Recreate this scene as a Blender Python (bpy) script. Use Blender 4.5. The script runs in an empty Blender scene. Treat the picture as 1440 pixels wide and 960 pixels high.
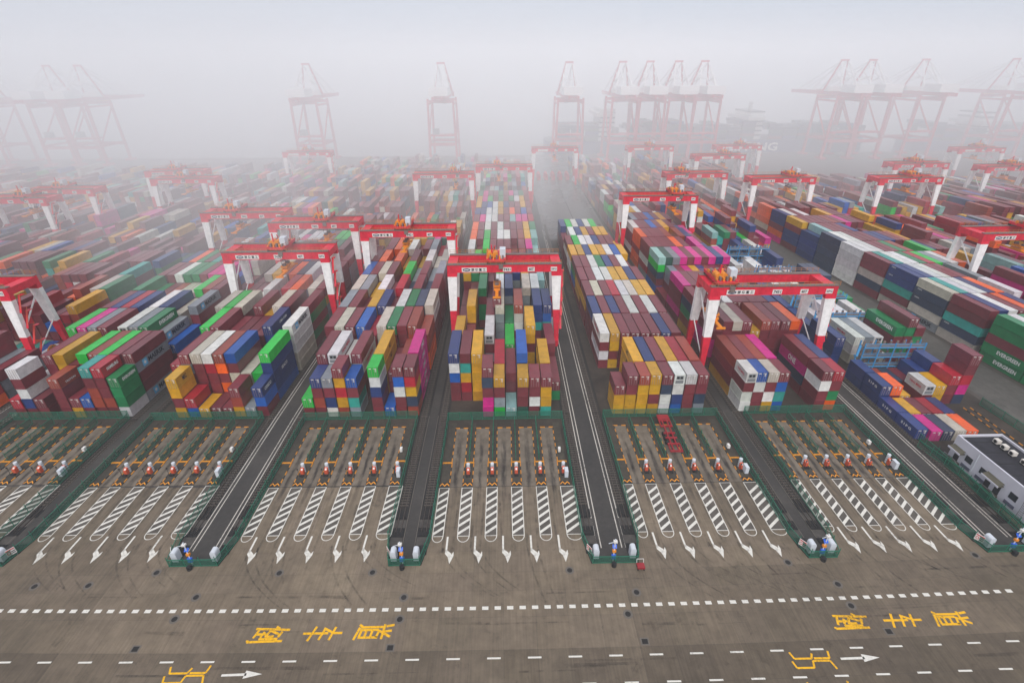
import bpy, math, random
import numpy as np
from mathutils import Matrix, Vector

SC = bpy.context.scene
COL = SC.collection
RND = random.Random(7)

# ------------------------------------------------------------------ camera
F_PX, TH, PSI, RHO, CAMH = 711.23, 0.49329, -0.01338, 0.00737, 71.11
cam = bpy.data.cameras.new('camera')
camo = bpy.data.objects.new('camera', cam)
COL.objects.link(camo)
cam.sensor_width = 36.0
cam.lens = 36.0 * F_PX / 1440.0
cam.clip_start = 1.0
cam.clip_end = 9000.0
_r = Vector((1, 0, 0)); _d = Vector((0, -math.sin(TH), -math.cos(TH))); _f = Vector((0, math.cos(TH), -math.sin(TH)))
_c, _s = math.cos(RHO), math.sin(RHO)
_R = _c * _r + _s * _d; _D = -_s * _r + _c * _d
_m = Matrix(((_R.x, -_D.x, -_f.x), (_R.y, -_D.y, -_f.y), (_R.z, -_D.z, -_f.z)))
_m = Matrix.Rotation(PSI, 3, 'Z') @ _m
camo.matrix_world = Matrix.Translation((0, 0, CAMH)) @ _m.to_4x4()
SC.camera = camo

# ------------------------------------------------------------------ light, sky, exposure
SUN_EL, SUN_AZ = math.radians(50), math.radians(186)      # sun high above the overcast, a little behind the camera
world = bpy.data.worlds.new('World'); SC.world = world; world.use_nodes = True
nt = world.node_tree; nt.nodes.clear()
sky = nt.nodes.new('ShaderNodeTexSky'); sky.sky_type = 'NISHITA'; sky.sun_disc = False
sky.sun_elevation = SUN_EL; sky.sun_rotation = SUN_AZ
sky.dust_density = 2.0; sky.air_density = 1.0; sky.ozone_density = 1.0
hsv = nt.nodes.new('ShaderNodeHueSaturation'); hsv.inputs['Saturation'].default_value = 0.32
bg = nt.nodes.new('ShaderNodeBackground'); bg.inputs['Strength'].default_value = 0.095
wo = nt.nodes.new('ShaderNodeOutputWorld')
cloud = nt.nodes.new('ShaderNodeMix'); cloud.data_type = 'RGBA'; cloud.inputs[0].default_value = 0.82
cloud.inputs[7].default_value = (4.75, 5.1, 5.9, 1)          # the even overcast layer under the sky
nt.links.new(sky.outputs[0], hsv.inputs['Color']); nt.links.new(hsv.outputs[0], cloud.inputs[6]); nt.links.new(cloud.outputs[2], bg.inputs['Color']); nt.links.new(bg.outputs[0], wo.inputs['Surface'])
sun = bpy.data.lights.new('sun', 'SUN'); sun.energy = 1.5; sun.angle = math.radians(35); sun.color = (1.0, 0.97, 0.93)
suno = bpy.data.objects.new('sun', sun); COL.objects.link(suno)
suno.rotation_euler = (math.pi / 2 - SUN_EL, 0, -SUN_AZ + math.pi)
SC.view_settings.view_transform = 'Standard'; SC.view_settings.look = 'None'
SC.view_settings.exposure = 0.55; SC.view_settings.gamma = 1.0
SC.cycles.max_bounces = 8; SC.cycles.diffuse_bounces = 3; SC.cycles.glossy_bounces = 2
SC.cycles.transparent_max_bounces = 12; SC.cycles.volume_bounces = 6
SC.cycles.use_denoising = True
FOG_DENSITY = 0.00025
BANK_DENSITY = 0.0044

# ------------------------------------------------------------------ helpers
def s2l(c):
    return tuple(((v / 255.0) / 12.92 if v / 255.0 <= 0.04045 else ((v / 255.0 + 0.055) / 1.055) ** 2.4) for v in c)

class MB:
    """collects faces into one mesh"""
    def __init__(s): s.v = []; s.f = []; s.mi = []
    def quad(s, pts, m=0):
        n = len(s.v); s.v.extend([tuple(p) for p in pts]); s.f.append(tuple(range(n, n + len(pts)))); s.mi.append(m); return s
    def box(s, x0, x1, y0, y1, z0, z1, m=0):
        n = len(s.v)
        s.v.extend([(x0, y0, z0), (x1, y0, z0), (x1, y1, z0), (x0, y1, z0), (x0, y0, z1), (x1, y0, z1), (x1, y1, z1), (x0, y1, z1)])
        for q in ((0, 3, 2, 1), (4, 5, 6, 7), (0, 1, 5, 4), (1, 2, 6, 5), (2, 3, 7, 6), (3, 0, 4, 7)):
            s.f.append(tuple(n + i for i in q)); s.mi.append(m)
        return s
    def bar(s, p, q, w, h=None, m=0, w2=None, h2=None):
        p = Vector(p); q = Vector(q); h = h or w; w2 = w2 or w; h2 = h2 or h
        d = (q - p).normalized()
        a = d.cross(Vector((0, 0, 1)))
        if a.length < 1e-4: a = Vector((1, 0, 0))
        a.normalize(); b = a.cross(d)
        n = len(s.v)
        for c, ww, hh in ((p, w, h), (q, w2, h2)):
            for sa, sb in ((-1, -1), (1, -1), (1, 1), (-1, 1)):
                s.v.append(tuple(c + a * (sa * ww / 2) + b * (sb * hh / 2)))
        for k in range(4):
            k2 = (k + 1) % 4
            s.f.append((n + k, n + k2, n + 4 + k2, n + 4 + k)); s.mi.append(m)
        s.f.append((n + 3, n + 2, n + 1, n)); s.mi.append(m)
        s.f.append((n + 4, n + 5, n + 6, n + 7)); s.mi.append(m)
        return s
    def cyl(s, p, q, r, k=10, m=0, r2=None):
        p = Vector(p); q = Vector(q); r2 = r if r2 is None else r2
        d = (q - p).normalized()
        a = d.cross(Vector((0, 0, 1)))
        if a.length < 1e-4: a = Vector((1, 0, 0))
        a.normalize(); b = a.cross(d)
        n = len(s.v)
        for c, rr in ((p, r), (q, r2)):
            for i in range(k):
                t = 2 * math.pi * i / k
                s.v.append(tuple(c + a * (rr * math.cos(t)) + b * (rr * math.sin(t))))
        for i in range(k):
            j = (i + 1) % k
            s.f.append((n + i, n + j, n + k + j, n + k + i)); s.mi.append(m)
        s.f.append(tuple(n + k - 1 - i for i in range(k))); s.mi.append(m)
        s.f.append(tuple(n + k + i for i in range(k))); s.mi.append(m)
        return s
    def poly(s, pts, z, m=0):
        return s.quad([(x, y, z) for x, y in pts], m)
    def mesh(s, name, mats):
        me = bpy.data.meshes.new(name)
        me.from_pydata(s.v, [], s.f)
        for m in mats: me.materials.append(m)
        if len(mats) > 1: me.polygons.foreach_set('material_index', s.mi)
        me.update()
        return me

def link(name, data, parent=None, loc=None, rz=0.0):
    o = bpy.data.objects.new(name, data); COL.objects.link(o)
    if parent is not None: o.parent = parent
    if loc is not None: o.location = loc
    if rz: o.rotation_euler = (0, 0, rz)
    return o

def tag(o, label=None, cat=None, group=None, kind=None):
    if label: o['label'] = label
    if cat: o['category'] = cat
    if group: o['group'] = group
    if kind: o['kind'] = kind
    return o

def thing(name, label, cat, loc=(0, 0, 0), rz=0.0, group=None):
    o = link(name, None, None, loc, rz); o.empty_display_size = 0.3
    return tag(o, label, cat, group)

def copy_tree(o, parent=None):
    c = o.copy(); COL.objects.link(c)
    if parent is not None: c.parent = parent
    for ch in list(o.children): copy_tree(ch, c)
    return c

ORD = ['first', 'second', 'third', 'fourth', 'fifth', 'sixth', 'seventh', 'eighth', 'ninth', 'tenth', 'eleventh', 'twelfth']

# ------------------------------------------------------------------ materials
def mat(name, col, rough=0.6, metal=0.0, noise=0.0, scale=1.0, spec=0.4, bump=0.0, emit=None):
    m = bpy.data.materials.new(name); m.use_nodes = True
    t = m.node_tree; b = t.nodes['Principled BSDF']
    c = s2l(col)
    b.inputs['Base Color'].default_value = (*c, 1); b.inputs['Roughness'].default_value = rough
    b.inputs['Metallic'].default_value = metal; b.inputs['Specular IOR Level'].default_value = spec
    if noise:
        tc = t.nodes.new('ShaderNodeTexCoord'); n = t.nodes.new('ShaderNodeTexNoise')
        n.inputs['Scale'].default_value = scale; n.inputs['Detail'].default_value = 6; n.inputs['Roughness'].default_value = 0.65
        r = t.nodes.new('ShaderNodeMapRange'); r.inputs['From Min'].default_value = 0.3; r.inputs['From Max'].default_value = 0.7
        r.inputs['To Min'].default_value = 1 - noise; r.inputs['To Max'].default_value = 1 + noise
        mx = t.nodes.new('ShaderNodeMix'); mx.data_type = 'RGBA'; mx.blend_type = 'MULTIPLY'; mx.inputs[0].default_value = 1.0
        mx.inputs[6].default_value = (*c, 1)
        t.links.new(tc.outputs['Object'], n.inputs['Vector']); t.links.new(n.outputs['Fac'], r.inputs['Value'])
        t.links.new(r.outputs['Result'], mx.inputs[7]); t.links.new(mx.outputs[2], b.inputs['Base Color'])
        if bump:
            bp = t.nodes.new('ShaderNodeBump'); bp.inputs['Strength'].default_value = bump
            t.links.new(n.outputs['Fac'], bp.inputs['Height']); t.links.new(bp.outputs[0], b.inputs['Normal'])
    return m

def concrete(name, c1, c2, c3, big=0.03, fine=0.6, tint_by_object=False, streak=False, rough=0.75):
    """worn concrete: large damp patches, fine mottling, optional broom streaks and a per-slab tone"""
    m = bpy.data.materials.new(name); m.use_nodes = True
    t = m.node_tree; b = t.nodes['Principled BSDF']; N = t.nodes.new; L = t.links.new
    g = N('ShaderNodeNewGeometry')
    n1 = N('ShaderNodeTexNoise'); n1.inputs['Scale'].default_value = big; n1.inputs['Detail'].default_value = 7; n1.inputs['Roughness'].default_value = 0.62
    n2 = N('ShaderNodeTexNoise'); n2.inputs['Scale'].default_value = fine; n2.inputs['Detail'].default_value = 8; n2.inputs['Roughness'].default_value = 0.7
    L(g.outputs['Position'], n1.inputs['Vector']); L(g.outputs['Position'], n2.inputs['Vector'])
    cr = N('ShaderNodeValToRGB'); e = cr.color_ramp.elements
    e[0].position = 0.32; e[0].color = (*s2l(c1), 1); e[1].position = 0.68; e[1].color = (*s2l(c3), 1)
    k = cr.color_ramp.elements.new(0.5); k.color = (*s2l(c2), 1)
    for el in cr.color_ramp.elements: el.color = (*[v * 0.8 for v in el.color[:3]], 1)
    L(n1.outputs['Fac'], cr.inputs['Fac'])
    r2 = N('ShaderNodeMapRange'); r2.inputs['From Min'].default_value = 0.3; r2.inputs['From Max'].default_value = 0.7
    r2.inputs['To Min'].default_value = 0.8; r2.inputs['To Max'].default_value = 1.18
    L(n2.outputs['Fac'], r2.inputs['Value'])
    mx = N('ShaderNodeMix'); mx.data_type = 'RGBA'; mx.blend_type = 'MULTIPLY'; mx.inputs[0].default_value = 1
    L(cr.outputs[0], mx.inputs[6]); L(r2.outputs['Result'], mx.inputs[7])
    last = mx.outputs[2]
    if streak:
        mp = N('ShaderNodeMapping'); mp.inputs['Scale'].default_value = (3.2, 0.12, 1)
        n3 = N('ShaderNodeTexNoise'); n3.inputs['Scale'].default_value = 1.0; n3.inputs['Detail'].default_value = 4
        L(g.outputs['Position'], mp.inputs['Vector']); L(mp.outputs[0], n3.inputs['Vector'])
        r3 = N('ShaderNodeMapRange'); r3.inputs['From Min'].default_value = 0.35; r3.inputs['From Max'].default_value = 0.65
        r3.inputs['To Min'].default_value = 0.9; r3.inputs['To Max'].default_value = 1.1
        L(n3.outputs['Fac'], r3.inputs['Value'])
        m3 = N('ShaderNodeMix'); m3.data_type = 'RGBA'; m3.blend_type = 'MULTIPLY'; m3.inputs[0].default_value = 1
        L(last, m3.inputs[6]); L(r3.outputs['Result'], m3.inputs[7]); last = m3.outputs[2]
    if streak:
        n5 = N('ShaderNodeTexNoise'); n5.inputs['Scale'].default_value = .42; n5.inputs['Detail'].default_value = 9; n5.inputs['Roughness'].default_value = .78; n5.inputs['Distortion'].default_value = .6
        L(g.outputs['Position'], n5.inputs['Vector'])
        r5 = N('ShaderNodeMapRange'); r5.inputs['From Min'].default_value = .56; r5.inputs['From Max'].default_value = .72; r5.inputs['To Min'].default_value = 1; r5.inputs['To Max'].default_value = .58
        L(n5.outputs['Fac'], r5.inputs['Value'])
        m5 = N('ShaderNodeMix'); m5.data_type = 'RGBA'; m5.blend_type = 'MULTIPLY'; m5.inputs[0].default_value = 1
        L(last, m5.inputs[6]); L(r5.outputs['Result'], m5.inputs[7]); last = m5.outputs[2]
    if tint_by_object:
        oi = N('ShaderNodeObjectInfo'); m4 = N('ShaderNodeMix'); m4.data_type = 'RGBA'; m4.blend_type = 'MULTIPLY'; m4.inputs[0].default_value = 1
        L(last, m4.inputs[6]); L(oi.outputs['Color'], m4.inputs[7]); last = m4.outputs[2]
    L(last, b.inputs['Base Color'])
    rr = N('ShaderNodeMapRange'); rr.inputs['To Min'].default_value = rough - 0.2; rr.inputs['To Max'].default_value = rough + 0.15
    L(n1.outputs['Fac'], rr.inputs['Value']); L(rr.outputs['Result'], b.inputs['Roughness'])
    bp = N('ShaderNodeBump'); bp.inputs['Strength'].default_value = 0.15; bp.inputs['Distance'].default_value = 0.02
    L(n2.outputs['Fac'], bp.inputs['Height']); L(bp.outputs[0], b.inputs['Normal'])
    b.inputs['Specular IOR Level'].default_value = 0.35
    return m

def container_paint(name, per_object):
    m = bpy.data.materials.new(name); m.use_nodes = True
    t = m.node_tree; b = t.nodes['Principled BSDF']; N = t.nodes.new; L = t.links.new
    if per_object:
        oi = N('ShaderNodeObjectInfo'); colo = oi.outputs['Color']
    else:
        at = N('ShaderNodeAttribute'); at.attribute_name = 'paint'; colo = at.outputs['Color']
    g = N('ShaderNodeNewGeometry')
    n = N('ShaderNodeTexNoise'); n.inputs['Scale'].default_value = 0.55; n.inputs['Detail'].default_value = 7; n.inputs['Roughness'].default_value = 0.7
    L(g.outputs['Position'], n.inputs['Vector'])
    r = N('ShaderNodeMapRange'); r.inputs['From Min'].default_value = 0.3; r.inputs['From Max'].default_value = 0.72
    r.inputs['To Min'].default_value = 0.74; r.inputs['To Max'].default_value = 1.16
    L(n.outputs['Fac'], r.inputs['Value'])
    mx = N('ShaderNodeMix'); mx.data_type = 'RGBA'; mx.blend_type = 'MULTIPLY'; mx.inputs[0].default_value = 1
    L(colo, mx.inputs[6]); L(r.outputs['Result'], mx.inputs[7]); last = mx.outputs[2]
    # rust and grime spots
    n2 = N('ShaderNodeTexNoise'); n2.inputs['Scale'].default_value = 1.3; n2.inputs['Detail'].default_value = 9; n2.inputs['Roughness'].default_value = 0.75
    L(g.outputs['Position'], n2.inputs['Vector'])
    cr = N('ShaderNodeMapRange'); cr.inputs['From Min'].default_value = 0.585; cr.inputs['From Max'].default_value = 0.70
    cr.inputs['To Min'].default_value = 0; cr.inputs['To Max'].default_value = 0.55
    L(n2.outputs['Fac'], cr.inputs['Value'])
    m2 = N('ShaderNodeMix'); m2.data_type = 'RGBA'; m2.inputs[7].default_value = (*s2l((92, 62, 48)), 1)
    L(cr.outputs['Result'], m2.inputs[0]); L(last, m2.inputs[6]); L(m2.outputs[2], b.inputs['Base Color'])
    b.inputs['Roughness'].default_value = 0.42; b.inputs['Specular IOR Level'].default_value = 0.6
    b.inputs['Coat Weight'].default_value = 0.35; b.inputs['Coat Roughness'].default_value = 0.3
    if per_object:
        tc = N('ShaderNodeTexCoord'); sx = N('ShaderNodeSeparateXYZ'); L(tc.outputs['Object'], sx.inputs[0])
        mu = N('ShaderNodeMath'); mu.operation = 'MULTIPLY'; mu.inputs[1].default_value = 2 * math.pi / 0.28
        L(sx.outputs['Y'], mu.inputs[0])
        si = N('ShaderNodeMath'); si.operation = 'SINE'; L(mu.outputs[0], si.inputs[0])
        bp = N('ShaderNodeBump'); bp.inputs['Strength'].default_value = 0.55; bp.inputs['Distance'].default_value = 0.03
        L(si.outputs[0], bp.inputs['Height']); L(bp.outputs[0], b.inputs['Normal'])
    return m

M = {}
M['ground'] = concrete('yard_concrete', (64, 58, 54), (84, 76, 70), (100, 92, 86), 0.02, 0.3)
M['slab'] = concrete('slab_concrete', (106, 94, 79), (121, 107, 91), (136, 121, 103), 0.05, 0.5, True, True, 0.85)
M['lane'] = concrete('lane_concrete', (104, 93, 81), (124, 112, 98), (142, 129, 114), 0.25, 0.9, False, False, 0.8)
M['oil'] = concrete('oil_soaked_concrete', (58, 52, 52), (78, 71, 68), (100, 92, 87), 0.22, 1.2)
M['dark'] = concrete('ballast_strip', (34, 32, 31), (44, 41, 39), (56, 52, 49), 0.1, 1.5)
M['coverslab'] = concrete('cover_slab', (66, 61, 58), (80, 75, 71), (94, 88, 83), 0.4, 1.5)
M['brown'] = concrete('damp_paving', (50, 42, 37), (66, 57, 50), (82, 71, 62), 0.12, 0.7)
M['asphalt'] = concrete('asphalt', (58, 55, 53), (68, 64, 61), (80, 75, 71), 0.08, 1.2)
M['apron'] = concrete('wet_apron', (84, 81, 80), (98, 95, 93), (114, 110, 107), 0.02, 0.3, False, False, 0.3)
M['paleroad'] = concrete('pale_road', (78, 75, 71), (92, 88, 83), (108, 103, 97), 0.04, 0.6, False, True, 0.7)
def worn_paint(name, col, lo, hi):
    m = mat(name, col, 0.7, 0, 0.14, 2.5); t = m.node_tree; N = t.nodes.new; L = t.links.new
    g = N('ShaderNodeNewGeometry'); n = N('ShaderNodeTexNoise'); n.inputs['Scale'].default_value = 2.2; n.inputs['Detail'].default_value = 9; n.inputs['Roughness'].default_value = .8
    n2 = N('ShaderNodeTexNoise'); n2.inputs['Scale'].default_value = .11; n2.inputs['Detail'].default_value = 2
    L(g.outputs['Position'], n.inputs['Vector']); L(g.outputs['Position'], n2.inputs['Vector'])
    ad = N('ShaderNodeMath'); ad.operation = 'MULTIPLY_ADD'; ad.inputs[1].default_value = .55; L(n2.outputs['Fac'], ad.inputs[0]); L(n.outputs['Fac'], ad.inputs[2])
    r = N('ShaderNodeMapRange'); r.inputs['From Min'].default_value = lo; r.inputs['From Max'].default_value = hi; r.inputs['To Min'].default_value = 1; r.inputs['To Max'].default_value = .18
    L(ad.outputs[0], r.inputs['Value']); L(r.outputs['Result'], t.nodes['Principled BSDF'].inputs['Alpha'])
    return m
M['white'] = worn_paint('road_paint_white', (216, 211, 201), .84, 1.08)
M['hatchfill'] = concrete('hatched_ground', (80, 74, 68), (96, 89, 82), (112, 103, 95), 0.2, 1.0)
M['worn'] = worn_paint('worn_road_paint', (196, 188, 178), .76, 1.0)
M['yellow'] = worn_paint('road_paint_yellow', (236, 176, 10), .78, 1.0)
M['orange'] = mat('kerb_paint_orange', (206, 134, 30), 0.75, 0, 0.35, 2.4)
M['black'] = mat('kerb_paint_black', (38, 36, 35), 0.7, 0, 0.2, 3.0)
M['islandtop'] = concrete('island_top', (60, 55, 48), (72, 66, 57), (84, 78, 66), 0.3, 1.2)
M['steel'] = mat('rail_steel', (92, 82, 76), 0.45, 0.6, 0.2, 2)
M['sleeper'] = mat('sleeper', (84, 76, 70), 0.9, 0, 0.25, 1.5)
M['hatch'] = mat('iron_cover', (40, 37, 36), 0.6, 0.3, 0.2, 4)
M['rim'] = mat('concrete_rim', (100, 93, 86), 0.8, 0, 0.15, 2)
M['green'] = mat('fence_green', (22, 108, 84), 0.5, 0, 0.15, 1.2)
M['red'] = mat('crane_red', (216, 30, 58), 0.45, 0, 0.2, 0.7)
M['hazyred'] = mat('quay_crane_red_hazed', (196, 62, 76), 0.5, 0, 0.12, 0.3)  # crane red paled in the colour itself, adding to the fog's fading
M['cwhite'] = mat('crane_white', (236, 233, 230), 0.5, 0, 0.14, 0.8)
M['corange'] = mat('machinery_orange', (228, 136, 22), 0.5, 0, 0.15, 1)
M['rust'] = mat('walkway_grey', (120, 104, 98), 0.7, 0, 0.2, 1)
M['rail_y'] = mat('handrail_ochre', (196, 128, 70), 0.6, 0, 0.1, 1)
M['grey'] = mat('steel_grey', (128, 130, 132), 0.5, 0.2, 0.1, 1)
M['dk'] = mat('dark_rubber', (30, 30, 32), 0.7, 0, 0.1, 2)
M['panel'] = mat('cabinet_white', (206, 210, 216), 0.5, 0, 0.06, 1.5)
M['panelblue'] = mat('cabinet_pale_blue', (150, 178, 190), 0.5, 0, 0.06, 1.5)
M['korange'] = mat('terminal_orange', (202, 84, 52), 0.5, 0, 0.12, 2)
M['ink'] = mat('sign_ink', (34, 36, 44), 0.6)
M['navy'] = mat('logo_navy', (40, 52, 88), 0.5)
M['signred'] = mat('sign_red', (206, 44, 60), 0.5)
M['blue'] = mat('frame_blue', (58, 142, 196), 0.5, 0, 0.12, 1)
M['pblue'] = mat('solar_blue', (36, 92, 200), 0.35)
M['timber'] = mat('deck_brown', (112, 96, 84), 0.85, 0, 0.25, 1.2)
M['wall'] = mat('white_render', (204, 202, 210), 0.8, 0, 0.05, 0.4)
M['roof'] = mat('roof_membrane', (50, 49, 55), 0.85, 0, 0.25, 0.5, 0.15)
M['glass'] = mat('window_glass', (36, 40, 50), 0.15, 0, 0, 1, 0.6)
M['louvre'] = mat('louvre_slate', (92, 94, 112), 0.6)
M['moss'] = mat('mossy_cladding', (88, 84, 70), 0.85, 0, 0.2, 1.4)
M['ac'] = mat('air_unit_cream', (214, 206, 196), 0.55, 0, 0.08, 1)
M['treds'] = mat('trailer_red', (150, 30, 40), 0.55, 0, 0.2, 1)
M['hullblue'] = mat('ship_hull_blue', (14, 34, 104), 0.5, 0, 0.1, 0.05)
M['hulldark'] = mat('ship_deck_dark', (60, 62, 66), 0.6, 0, 0.1, 0.05)
M['shipwhite'] = mat('ship_white', (214, 214, 210), 0.5, 0, 0.05, 0.1)
M['weed'] = mat('weeds_on_ballast', (72, 72, 46), 0.9, 0, 0.3, 2)
M['paint'] = container_paint('container_paint', True)
M['paintmass'] = container_paint('container_paint_far', False)
M['lock'] = mat('locking_bar_steel', (158, 140, 138), 0.5, 0.1, 0.15, 3)
M['mark'] = mat('stencil_white', (224, 220, 214), 0.6)

def netting(cover=.5):
    m = bpy.data.materials.new('green_netting'); m.use_nodes = True
    t = m.node_tree; b = t.nodes['Principled BSDF']; N = t.nodes.new; L = t.links.new
    b.inputs['Base Color'].default_value = (*s2l((28, 104, 82)), 1); b.inputs['Roughness'].default_value = 0.7
    tr = N('ShaderNodeBsdfTransparent'); ms = N('ShaderNodeMixShader'); ms.inputs[0].default_value = cover
    L(tr.outputs[0], ms.inputs[1]); L(b.outputs[0], ms.inputs[2]); L(ms.outputs[0], t.nodes['Material Output'].inputs['Surface'])
    return m
M['net'] = netting()
M['net_thin'] = netting(.26)

def water_mat():
    m = mat('harbour_water', (92, 98, 100), 0.12, 0, 0, 1, 0.5)
    t = m.node_tree; b = t.nodes['Principled BSDF']
    g = t.nodes.new('ShaderNodeNewGeometry'); n = t.nodes.new('ShaderNodeTexNoise'); n.inputs['Scale'].default_value = 0.25; n.inputs['Detail'].default_value = 5
    bp = t.nodes.new('ShaderNodeBump'); bp.inputs['Strength'].default_value = 0.25; bp.inputs['Distance'].default_value = 0.4
    t.links.new(g.outputs['Position'], n.inputs['Vector']); t.links.new(n.outputs['Fac'], bp.inputs['Height']); t.links.new(bp.outputs[0], b.inputs['Normal'])
    return m
M['water'] = water_mat()

# ------------------------------------------------------------------ lettering cache
_TXT = {}
def text_mesh(s, m, ext=0.0):
    key = (s, m)
    if key not in _TXT:
        cu = bpy.data.curves.new('lettering', 'FONT'); cu.body = s; cu.size = 1.0; cu.align_x = 'CENTER'; cu.align_y = 'CENTER'
        cu.resolution_u = 2; cu.offset = 0.03
        o = bpy.data.objects.new('lettering', cu); COL.objects.link(o)
        bpy.context.view_layer.update()
        me = bpy.data.meshes.new_from_object(o.evaluated_get(bpy.context.evaluated_depsgraph_get()))
        bpy.data.objects.remove(o); bpy.data.curves.remove(cu)
        co = np.empty(len(me.vertices) * 3); me.vertices.foreach_get('co', co); co = co.reshape(-1, 3)
        if len(co):
            mn, mxx = co.min(0), co.max(0); c = (mn + mxx) / 2; co = co - c; co /= max(1e-6, (mxx - mn)[0]); me.vertices.foreach_set('co', co.ravel())
            asp = (mxx - mn)[1] / (mxx - mn)[0]
        else: asp = 0.3
        me.materials.clear(); me.materials.append(M[m]); me.update()
        _TXT[key] = (me, asp)
    return _TXT[key]

def put_text(s, m, parent, centre, xdir, ydir, width, height=None, name='lettering'):
    me, asp = text_mesh(s, m)
    o = link(name, me, parent)
    X = Vector(xdir).normalized(); Y = Vector(ydir).normalized(); Z = X.cross(Y)
    hy = width if height is None else height / max(asp, 1e-3)
    R = Matrix((X * width, Y * hy, Z)).transposed().to_4x4()
    o.matrix_local = Matrix.Translation(centre) @ R
    return o

# ------------------------------------------------------------------ yard layout
# blocks: (centre x, y shift, skew, width factor, rows, pitch, left edge of first row)
BLOCK = {
    -7: (-375, 8, .03), -6: (-341, 8, .03), -5: (-305, 7, .03), -4: (-271, 6, .03), -3: (-236, 5, .03), -2: (-204, 5, .03), -1: (-169, 4.2, .03), 0: (-135.8, 3.4, .03),
    1: (-101.4, 2.2, .026), 2: (-69.2, 1.5, .02), 3: (-33.6, .8, .01), 4: (-.45, 0, 0), 5: (35.2, .2, 0), 6: (66.8, .6, -.01),
    7: (101.0, 1.0, -.01), 8: (144.5, 5.0, -.045), 9: (177, 1.8, -.045), 10: (209, 2, -.045), 11: (244, 2, -.045), 12: (277, 2, -.045), 13: (311, 2, -.045), 14: (344, 2, -.045), 15: (378, 2, -.045)}
ROWS = {5: 8}
PITCH = {6: 2.5, 7: 2.55}
LEFT = {1: -114.1, 2: -82.0, 3: -46.9, 4: -13.5, 5: 24.6, 6: 54.3, 7: 88.0, 8: 131.0}
SLOT_Y = [95.6, 102.0] + [116.2 + 12.7 * k for k in range(30)]
LEN40, LEN20, CW, CH, TP = 12.19, 6.06, 2.438, 2.58, 2.65
def slot_len(s): return LEN20 if s == 0 else LEN40

PAL = {'M': (120, 48, 57), 'N': (150, 66, 52), 'R': (168, 34, 52), 'B': (36, 56, 112), 'C': (0, 88, 166), 'Y': (208, 158, 52), 'W': (222, 220, 216),
       'L': (198, 190, 176), 'G': (56, 184, 78), 'E': (0, 124, 76), 'T': (62, 158, 146), 'P': (206, 40, 134), 'O': (238, 106, 36), 'S': (140, 144, 150),
       'K': (46, 60, 84), 'D': (38, 78, 66), 'Q': (150, 188, 184)}
CNAME = {'M': 'maroon', 'N': 'rust red', 'R': 'crimson', 'B': 'navy blue', 'C': 'bright blue', 'Y': 'yellow', 'W': 'white', 'L': 'cream', 'G': 'bright green',
         'E': 'emerald green', 'T': 'teal', 'P': 'magenta pink', 'O': 'orange', 'S': 'silver grey', 'K': 'slate blue', 'D': 'dark green', 'Q': 'pale teal'}
def deepen(v, k=0.92, sat=1.12):
    c = s2l(v); g = .3 * c[0] + .6 * c[1] + .1 * c[2]
    return tuple(max(0.004, (g + (x - g) * sat) * k) for x in c)
PLIN = {k: deepen(v) for k, v in PAL.items()}

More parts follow.
